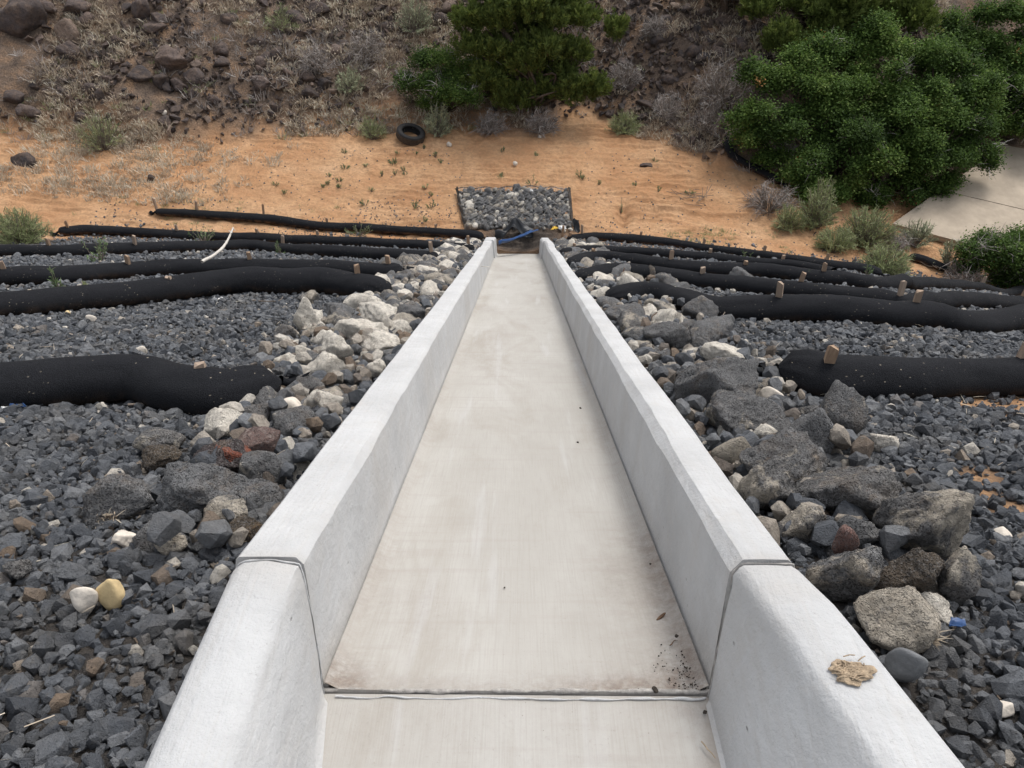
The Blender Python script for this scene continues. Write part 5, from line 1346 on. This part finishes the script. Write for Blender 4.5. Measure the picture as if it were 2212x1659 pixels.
broadleaf("broadleaf_shrub", "dark green bush behind the big bush at the right edge", "bush", scatter_lobes(2150, 165, 170, 135, 32, (28, 58), 19.0, -0.006, 75, [(2180, 170, 90, 70, 19.4)]),
    [(2170, 290), (2240, 290)], 6200, 26, (0.035, 0.08), 'leaf', 551, 0.06)
broadleaf("broadleaf_shrub", "dark leafy bush at the right edge above the fourth right wattle", "bush", scatter_lobes(2200, 562, 120, 46, 14, (20, 34), 13.65, -0.004, 76),
    [(2160, 602), (2230, 602)], 1700, 24, (0.035, 0.065), 'leaf', 561, 0.03)

# ------------------------------------------------------------------ tyre, litter, sticks and droppings
P = at(885, 306)
sl = math.atan(0.24)
ty = empty("car_tyre", (P[0], P[1] + 0.12, zt(P[0], P[1] + 0.12) + 0.02))
ty.rotation_euler = (sl + 0.10, R(9), 0.3)
tag(ty, "old black car tyre lying on the sand at the foot of the hill", "tyre")
def lathe(prof, seg, jit=None):
    prof = np.array(prof); th = np.linspace(0, 2 * math.pi, seg, endpoint=False); k = len(prof)
    rr = np.broadcast_to(prof[:, 0], (seg, k)).copy()
    if jit is not None: rr = rr + jit(th[:, None], np.arange(k)[None])
    V = np.stack([rr * np.cos(th)[:, None], rr * np.sin(th)[:, None], np.broadcast_to(prof[:, 1], (seg, k))], -1).reshape(-1, 3)
    i = np.arange(seg)[:, None] * k; i2 = ((np.arange(seg) + 1) % seg)[:, None] * k; j = np.arange(k - 1)[None]
    return V, np.stack([i + j, i2 + j, i2 + j + 1, i + j + 1], -1).reshape(-1, 4)
RO, RI, WT = 0.355, 0.235, 0.225
for z0, z1, dirn in ((WT, WT * 0.82, 1), (0.0, WT * 0.18, -1)):
    zs = lambda t: z0 + (z1 - z0) * t
    V, F = lathe([(RI - 0.012, zs(1.2)), (RI - 0.012, zs(0.75)), (RI, zs(0.35)), (RI + 0.02, zs(0.1)), (RI + 0.05, zs(0.0)), (RI + 0.075, zs(0.04)), (RO - 0.025, zs(0.3)), (RO - 0.010, zs(0.7)), (RO - 0.006, zs(1.0))], 72)
    obj("sidewall", mesh_np("sidewall", V, F, M['rubber'], True), ty)
gz = [0.18]
prof = []
for k in range(5):
    a = WT * 0.18 + k * (WT * 0.64 / 5); b_ = a + WT * 0.64 / 5
    prof += [(RO, a + 0.003), (RO, b_ - 0.006), (RO - 0.009, b_ - 0.005), (RO - 0.009, b_ + 0.002)]
V, F = lathe(prof, 72, lambda th, j: np.where((np.sin(th * 36) > 0.75) & (j % 4 < 2), -0.006, 0.0))
obj("tread", mesh_np("tread", V, F, M['treadr'], False), ty)
V, F = lathe([(RI - 0.012, WT * 0.1), (RI + 0.06, WT * 0.2), (RO - 0.025, WT * 0.35), (RO - 0.025, WT * 0.65), (RI + 0.06, WT * 0.8), (RI - 0.012, WT * 0.9)], 48)
obj("inner_liner", mesh_np("inner_liner", V, F[:, ::-1], M['rubber'], True), ty)

def crumple(name, label, cat, corners, n, amp, mat, seed, freq=3.0, parent=None, fold=0.0):
    """sheet spanned by four corner points, crumpled"""
    A, B, C_, D_ = [np.array(c, float) for c in corners]
    rg = np.random.default_rng(seed); G = np.zeros((n, n, 3))
    u = np.linspace(0, 1, n); U, Vv = np.meshgrid(u, u, indexing='ij')
    G = (A[None, None] * (1 - U)[..., None] + B * U[..., None]) * (1 - Vv)[..., None] + (D_ * (1 - U)[..., None] + C_ * U[..., None]) * Vv[..., None]
    G[..., 2] += amp * (fbm(U * freq, Vv * freq, seed, 3) + 0.6 * np.abs(np.sin(U * 7 + Vv * 3 + seed))) + fold * np.exp(-((U - 0.5) / 0.16) ** 2)
    G[..., 0] += 0.5 * amp * fbm(U * freq, Vv * freq, seed + 1, 2); G[..., 1] += 0.5 * amp * fbm(U * freq, Vv * freq, seed + 2, 2)
    ctr = G.mean((0, 1)); ctr[2] = G[..., 2].min()
    o = sheet(name, G, M[mat], None, ctr, 0.004)
    o.location = ctr
    return tag(o, label, cat)
def lz(px, py, off=0.0): return at(px, py, off)
crumple("plastic_sheet", "crumpled black plastic sheet at the foot of the gabion", "plastic sheet", [lz(1065, 515, .04), lz(1150, 520, .05), lz(1150, 492, .10), lz(1075, 494, .10)], 26, 0.05, 'blackp', 31, 3.0, fold=0.26)
crumple("blue_tarp", "blue plastic strip lying below the black sheet at the chute end", "tarp", [lz(1075, 526, .05), lz(1086, 527, .05), lz(1165, 502, .08), lz(1148, 501, .08)], 18, 0.045, 'bluep', 33, 2.0)
crumple("paper_wrapper", "white and yellow wrapper lying on the gabion's lower right corner", "wrapper", [lz(1190, 496, .10), lz(1202, 495, .10), lz(1206, 491, .12), lz(1195, 489, .12)], 12, 0.02, 'yellowp', 35, 3.0)
crumple("paper_scrap", "white paper scrap beside the yellow wrapper on the gabion", "paper", [lz(1206, 494, .10), lz(1224, 496, .10), lz(1220, 490, .12), lz(1207, 489, .12)], 12, 0.02, 'whitep', 36, 3.0)
crumple("plastic_scrap", "blue and white litter scrap at the left edge under the nearest wattle", "litter", [lz(20, 882, .02), lz(55, 880, .02), lz(50, 868, .04), lz(25, 867, .04)], 14, 0.015, 'bluep', 37, 2.0)
crumple("plastic_scrap", "white torn litter edge at the left edge under the nearest wattle", "litter", [lz(4, 885, .02), lz(30, 887, .02), lz(32, 878, .03), lz(12, 874, .03)], 12, 0.012, 'whitep', 38, 2.0)
crumple("plastic_scrap", "bright blue plastic scrap in the gravel beside the white slab", "litter", [lz(2050, 1352, .04), lz(2088, 1352, .04), lz(2086, 1336, .05), lz(2054, 1334, .05)], 8, 0.004, 'bluep', 39, 2.0)
crumple("paper_scrap", "white paper scrap under the second left wattle", "paper", [lz(458, 651, .02), lz(484, 652, .02), lz(482, 643, .03), lz(462, 641, .03)], 10, 0.01, 'whitep', 40, 2.0)
crumple("felt_flap", "torn black fabric flap hanging at the gabion's right corner", "fabric", [lz(1238, 500, .02), lz(1252, 502, .02), lz(1250, 478, .20), lz(1236, 472, .22)], 14, 0.04, 'blackp', 41, 2.0)
# plastic bottle on the gabion
P = gab_pt(0.66, 0.86, 0.07)
bo = empty("plastic_bottle", P); bo.rotation_euler = (R(72), R(8), R(12))
tag(bo, "clear white plastic bottle lying on the gabion rocks", "bottle")
V, F = lathe([(0.0, -0.11), (0.028, -0.11), (0.032, -0.10), (0.032, -0.02), (0.029, -0.01), (0.032, 0.0), (0.032, 0.05), (0.024, 0.08), (0.013, 0.10), (0.013, 0.112)], 16)
bb = obj("bottle_body", mesh_np("bottle_body", V, F, M['whitep'], True), bo)
V, F = lathe([(0.0155, 0.105), (0.0155, 0.124), (0.0, 0.125)], 12); obj("cap", mesh_np("cap", V, F, M['whitep'], False), bb)
def stick(name, label, cat, pts, r, mat, seed, twigs=0, taper=0.35):
    rg = np.random.default_rng(seed); P = spline(np.array(pts, float), 0.03); n = len(P); o0 = P[0].copy()
    P = P + 0.006 * np.stack([fbm(np.arange(n) * 0.3, np.zeros(n) + q, seed + q, 2) for q in range(3)], -1)
    root = empty(name, o0); tag(root, label, cat)
    V, F = tube_np(P - o0, np.linspace(r, r * taper, n) * (1 + 0.15 * fbm(np.arange(n) * 0.5, np.zeros(n), seed + 7, 2)), 8)
    obj("stem", mesh_np("stem", V, F, M[mat], True), root)
    for k in range(twigs):
        i = int(n * rg.uniform(0.4, 0.95)); d = unit(rg.normal(size=3) + np.array([0, 0, .4])) * rg.uniform(0.02, 0.06)
        V, F = tube_np(np.array([P[i], P[i] + d * .5, P[i] + d]) - o0, np.array([r * .4, r * .3, r * .15]), 5)
        obj("twig", mesh_np("twig", V, F, M[mat], True), root)
    return root
q0 = at(436, 566, 0.22); y0 = q0[1]
stick("bare_stick", "bleached white stick leaning across the third left wattle", "stick", [q0, at_y(470, 545, y0 + 0.25), at_y(492, 520, y0 + 0.5), at_y(503, 491, y0 + 0.7)], 0.022, 'stick', 55, 5)
stick("dry_stick", "long thin dry stick lying under the fourth left wattle", "stick", [at(915, 564, .03), at(960, 567, .05), at(1035, 575, .06), at(1100 - 40, 577, .05)], 0.010, 'stick', 57, 0)
for k, (pts, lb) in enumerate([([(700 * .354 + 28, 875), (340, 873), (430, 880), (510, 893)], "thin twig lying along the foot of the nearest left wattle"), ([(325, 842), (345, 860), (362, 878)], "short forked twig against the nearest left wattle"), ([(1560, 640), (1566, 660), (1562, 690)], "thin bent twig standing before the second right wattle"), ([(545, 606 + 44), (600, 650), (612, 640)], "thin stick lying at the foot of the second left wattle")]):
    stick("thin_twig", lb, "twig", [at(a, b, 0.03 + 0.06 * (k == 2)) for a, b in pts], 0.006, 'twig', 60 + k, 0)
# pale driftwood twigs beside the fourth left wattle
rgw = np.random.default_rng(66)
for cx, cy, n_, lb, sp in ((850, 590, 26, "pile of grey dry twigs at the end of the third left wattle", 0.16), (1310, 598, 16, "few pale twigs at the end of the third right wattle", 0.12), (2080, 604, 20, "heap of dead branches before the dark right bush", 0.30), (1500, 430, 18, "scatter of dry sticks on the eroded sand at right", 0.30), (1090, 525, 14, "dark stick litter washed up at the chute end", 0.14)):
    P0 = at(cx, cy); root = empty("twig_pile", P0); tag(root, lb, "twigs"); tb = []
    for _ in range(n_):
        c = rgw.normal(size=3) * sp * np.array([1, 0.6, 0]); d = unit(rgw.normal(size=3) * np.array([1, .6, .25])) * rgw.uniform(0.08, 0.25)
        pts = np.array([c - d, c + rgw.normal(size=3) * 0.02, c + d]); gz = terrain(pts[:, 0] + P0[0], pts[:, 1] + P0[1], False) - P0[2]
        pts[:, 2] = gz + rgw.uniform(0.01, 0.10) + np.abs(pts[:, 2]) * 0.6
        tb.append(tube_np(spline(pts, 0.05), 0.006, 5))
    V, F, _ = join_np(tb); obj("twigs", mesh_np("twigs", V, F, M['twig'] if cx != 850 else M['twig'], True), root)

# dried mud splat on the flared wall
inp = inlet_profile(1)
def on_wall(px, py):
    """hit of the photo ray with the near right wall"""
    d = ray(px, py); best = None
    for q in np.linspace(0.0, 1.2, 240):
        pr = inp(q) - np.array([0, 1.0, 0]); pr[:, 1] += 0
        t = (pr[:, 1] - CAM[1]) / d[1]
        X = CAM[None] + t[:, None] * d[None]
        for a in range(2, 12):
            y = pr[a:a + 2, 1].mean(); t_ = (y - CAM[1]) / d[1]; x = CAM + t_ * d
            if pr[a, 0] <= x[0] <= pr[a + 1, 0] and pr[a + 1, 0] > pr[a, 0]:
                f_ = (x[0] - pr[a, 0]) / (pr[a + 1, 0] - pr[a, 0]); z = lerp(pr[a, 2], pr[a + 1, 2], f_)
                e = abs(x[2] - z)
                if best is None or e < best[0]: best = (e, x, a, pr)
    return best[1]
mc = on_wall(1840, 1453)
rgm = np.random.default_rng(71)
mu = empty("mud_splat", mc); tag(mu, "tan dried mud splat stuck on top of the near right wall", "mud")
D_, F_ = _ICO[4]
ang = np.arctan2(D_[:, 1], D_[:, 0]); ro = 1 + 0.16 * np.sin(ang * 3 + 1) + 0.10 * np.sin(ang * 7) + 0.06 * np.sin(ang * 13 + 2)
V = D_ * np.stack([0.040 * ro, 0.026 * ro, np.full(len(D_), 0.007)], -1); V[:, 2] *= 1 + 0.5 * sines(D_, rgm, 9, 9)
obj("mud_cake", mesh_np("mud_cake", V, F_, M['mud'], False), mu, (0, 0, 0.002), (0, R(-2), 0.0))
tb = []
for _ in range(60):
    c = rgm.normal(size=3) * np.array([0.017, 0.010, 0]); a = rgm.uniform(0, 6.28); d = np.array([math.cos(a) * 0.012, math.sin(a) * 0.008, 0])
    tb.append(tube_np(np.array([c - d, c + [0, 0, 0.003], c + d]) + np.array([0, 0, 0.006]), 0.0014, 4))
V, F, _ = join_np(tb); obj("fibres", mesh_np("fibres", V, F, M['mud'], True), mu)
def on_floor(px, py):
    d = ray(px, py)
    t1 = -CAM[2] / d[2]; p = CAM + t1 * d
    if p[1] > 0:
        t = -(CAM[2] + TAN * CAM[1]) / (d[2] + TAN * d[1]); p = CAM + t * d
    return p
CLODS = [(1427, 1247, 12, 'brownbit', "small brown dropping by the chute's right floor edge"), (1462, 1376, 12, 'dirt', "black dropping near the joint's right end"), (1415, 1492, 16, 'dirt', "black dirt clump sitting on the floor joint"), (1523, 1540, 11, 'dirt', "black dropping on the near floor beside the right wall"), (1405, 1220, 7, 'dirt', "tiny black speck on the chute floor at right"), (1463, 1358, 10, 'brownbit', "brown curled scrap just above the black dropping"), (1248, 956, 6, 'dirt', "black speck far down the chute floor at right"), (1254, 882, 5, 'dirt', "farther black speck on the chute floor at right"), (1090, 1270, 5, 'dirt', "tiny dark speck in the middle of the chute floor"), (1510, 1450, 14, 'dirt', "dark dirt crumb in the chute's right joint corner"), (1495, 1425, 9, 'brownbit', "reddish dirt crumb in the chute's right joint corner")]
for k, (px, py, w, mt, lb) in enumerate(CLODS):
    p = on_floor(px, py); s = w * depth(p) / 1664 / 2
    o = obj("dirt_clod", rock_mesh(k % 5, mt, 3, 'round'), None, p + np.array([0, 0, s * 0.45]), (0, 0, k * 1.3), (s, s * 0.8, s * 0.6)); tag(o, lb, "dirt clod")
a, b = on_floor(1418, 1340), on_floor(1437, 1328)
D_, F_ = _ICO[3]
o = obj("seed_pod", mesh_np("seed_pod", D_ * np.array([0.5 * np.linalg.norm(b - a), 0.0045, 0.003]), F_, M['brownbit'], True), None, (a + b) / 2 + np.array([0, 0, 0.004]), (0, 0, math.atan2(b[1] - a[1], b[0] - a[0]))); tag(o, "dark leaf-shaped seed pod on the chute floor near the joint", "seed pod")
for (p0, p1, lb, mt) in (((1516, 1608), (1545, 1640), "tan pine needle pair on the near floor slab", 'mud'), ((1448, 1400), (1460, 1385), "short brown straw by the droppings", 'brownbit')):
    A_, B_ = on_floor(*p0) + [0, 0, .003], on_floor(*p1) + [0, 0, .003]
    stick("straw", lb, "straw", [A_, (A_ + B_) / 2 + [0.002, 0, .001], B_], 0.0016, mt, 81, 0, 0.6)
tb = []
rgs = np.random.default_rng(88)
# fine dirt crumbs gathered in the joint corner
n = 150; X = 0.445 - np.abs(rgs.normal(size=n)) * 0.055; Sx = np.abs(rgs.normal(size=n)) * 0.075 + 0.005
Pn = np.stack([X, Sx * CA, -Sx * SA + 0.004], -1); s = rgs.uniform(0.0008, 0.0032, n)
V, F, T, _, _ = scatter_hulls(Pn, s, rgs, rgs.random(n))
tag(obj("dirt_crumbs", mesh_np("dirt_crumbs", V, F, M['dirt'], False, T)), "fine dark dirt crumbs gathered in the chute joint's right corner", "dirt", kind='stuff')
# straw litter caught between gravel stones
n = 520; X = rgs.uniform(0.75, 3.2, n) * rgs.choice([-1, 1], n); Y = rgs.uniform(-0.6, 5.0, n)
Z = terrain(X, Y, False) + rgs.uniform(0.015, 0.045, n); a = rgs.uniform(0, 6.28, n)
B = np.stack([X, Y, Z], -1); D = np.stack([np.cos(a), np.sin(a), rgs.normal(size=n) * 0.25], -1)
V, F, k = blades_np(B, unit(D), rgs.uniform(0.03, 0.09, n), np.full(n, 0.0022), rgs.uniform(0, 0.2, n), rgs)
tag(obj("straw_litter", mesh_np("straw_litter", V, F, M['drygrass'], False, np.repeat(rgs.uniform(0.5, 1, n), k))), "bits of dry straw caught between the gravel stones", "straw", kind='stuff')
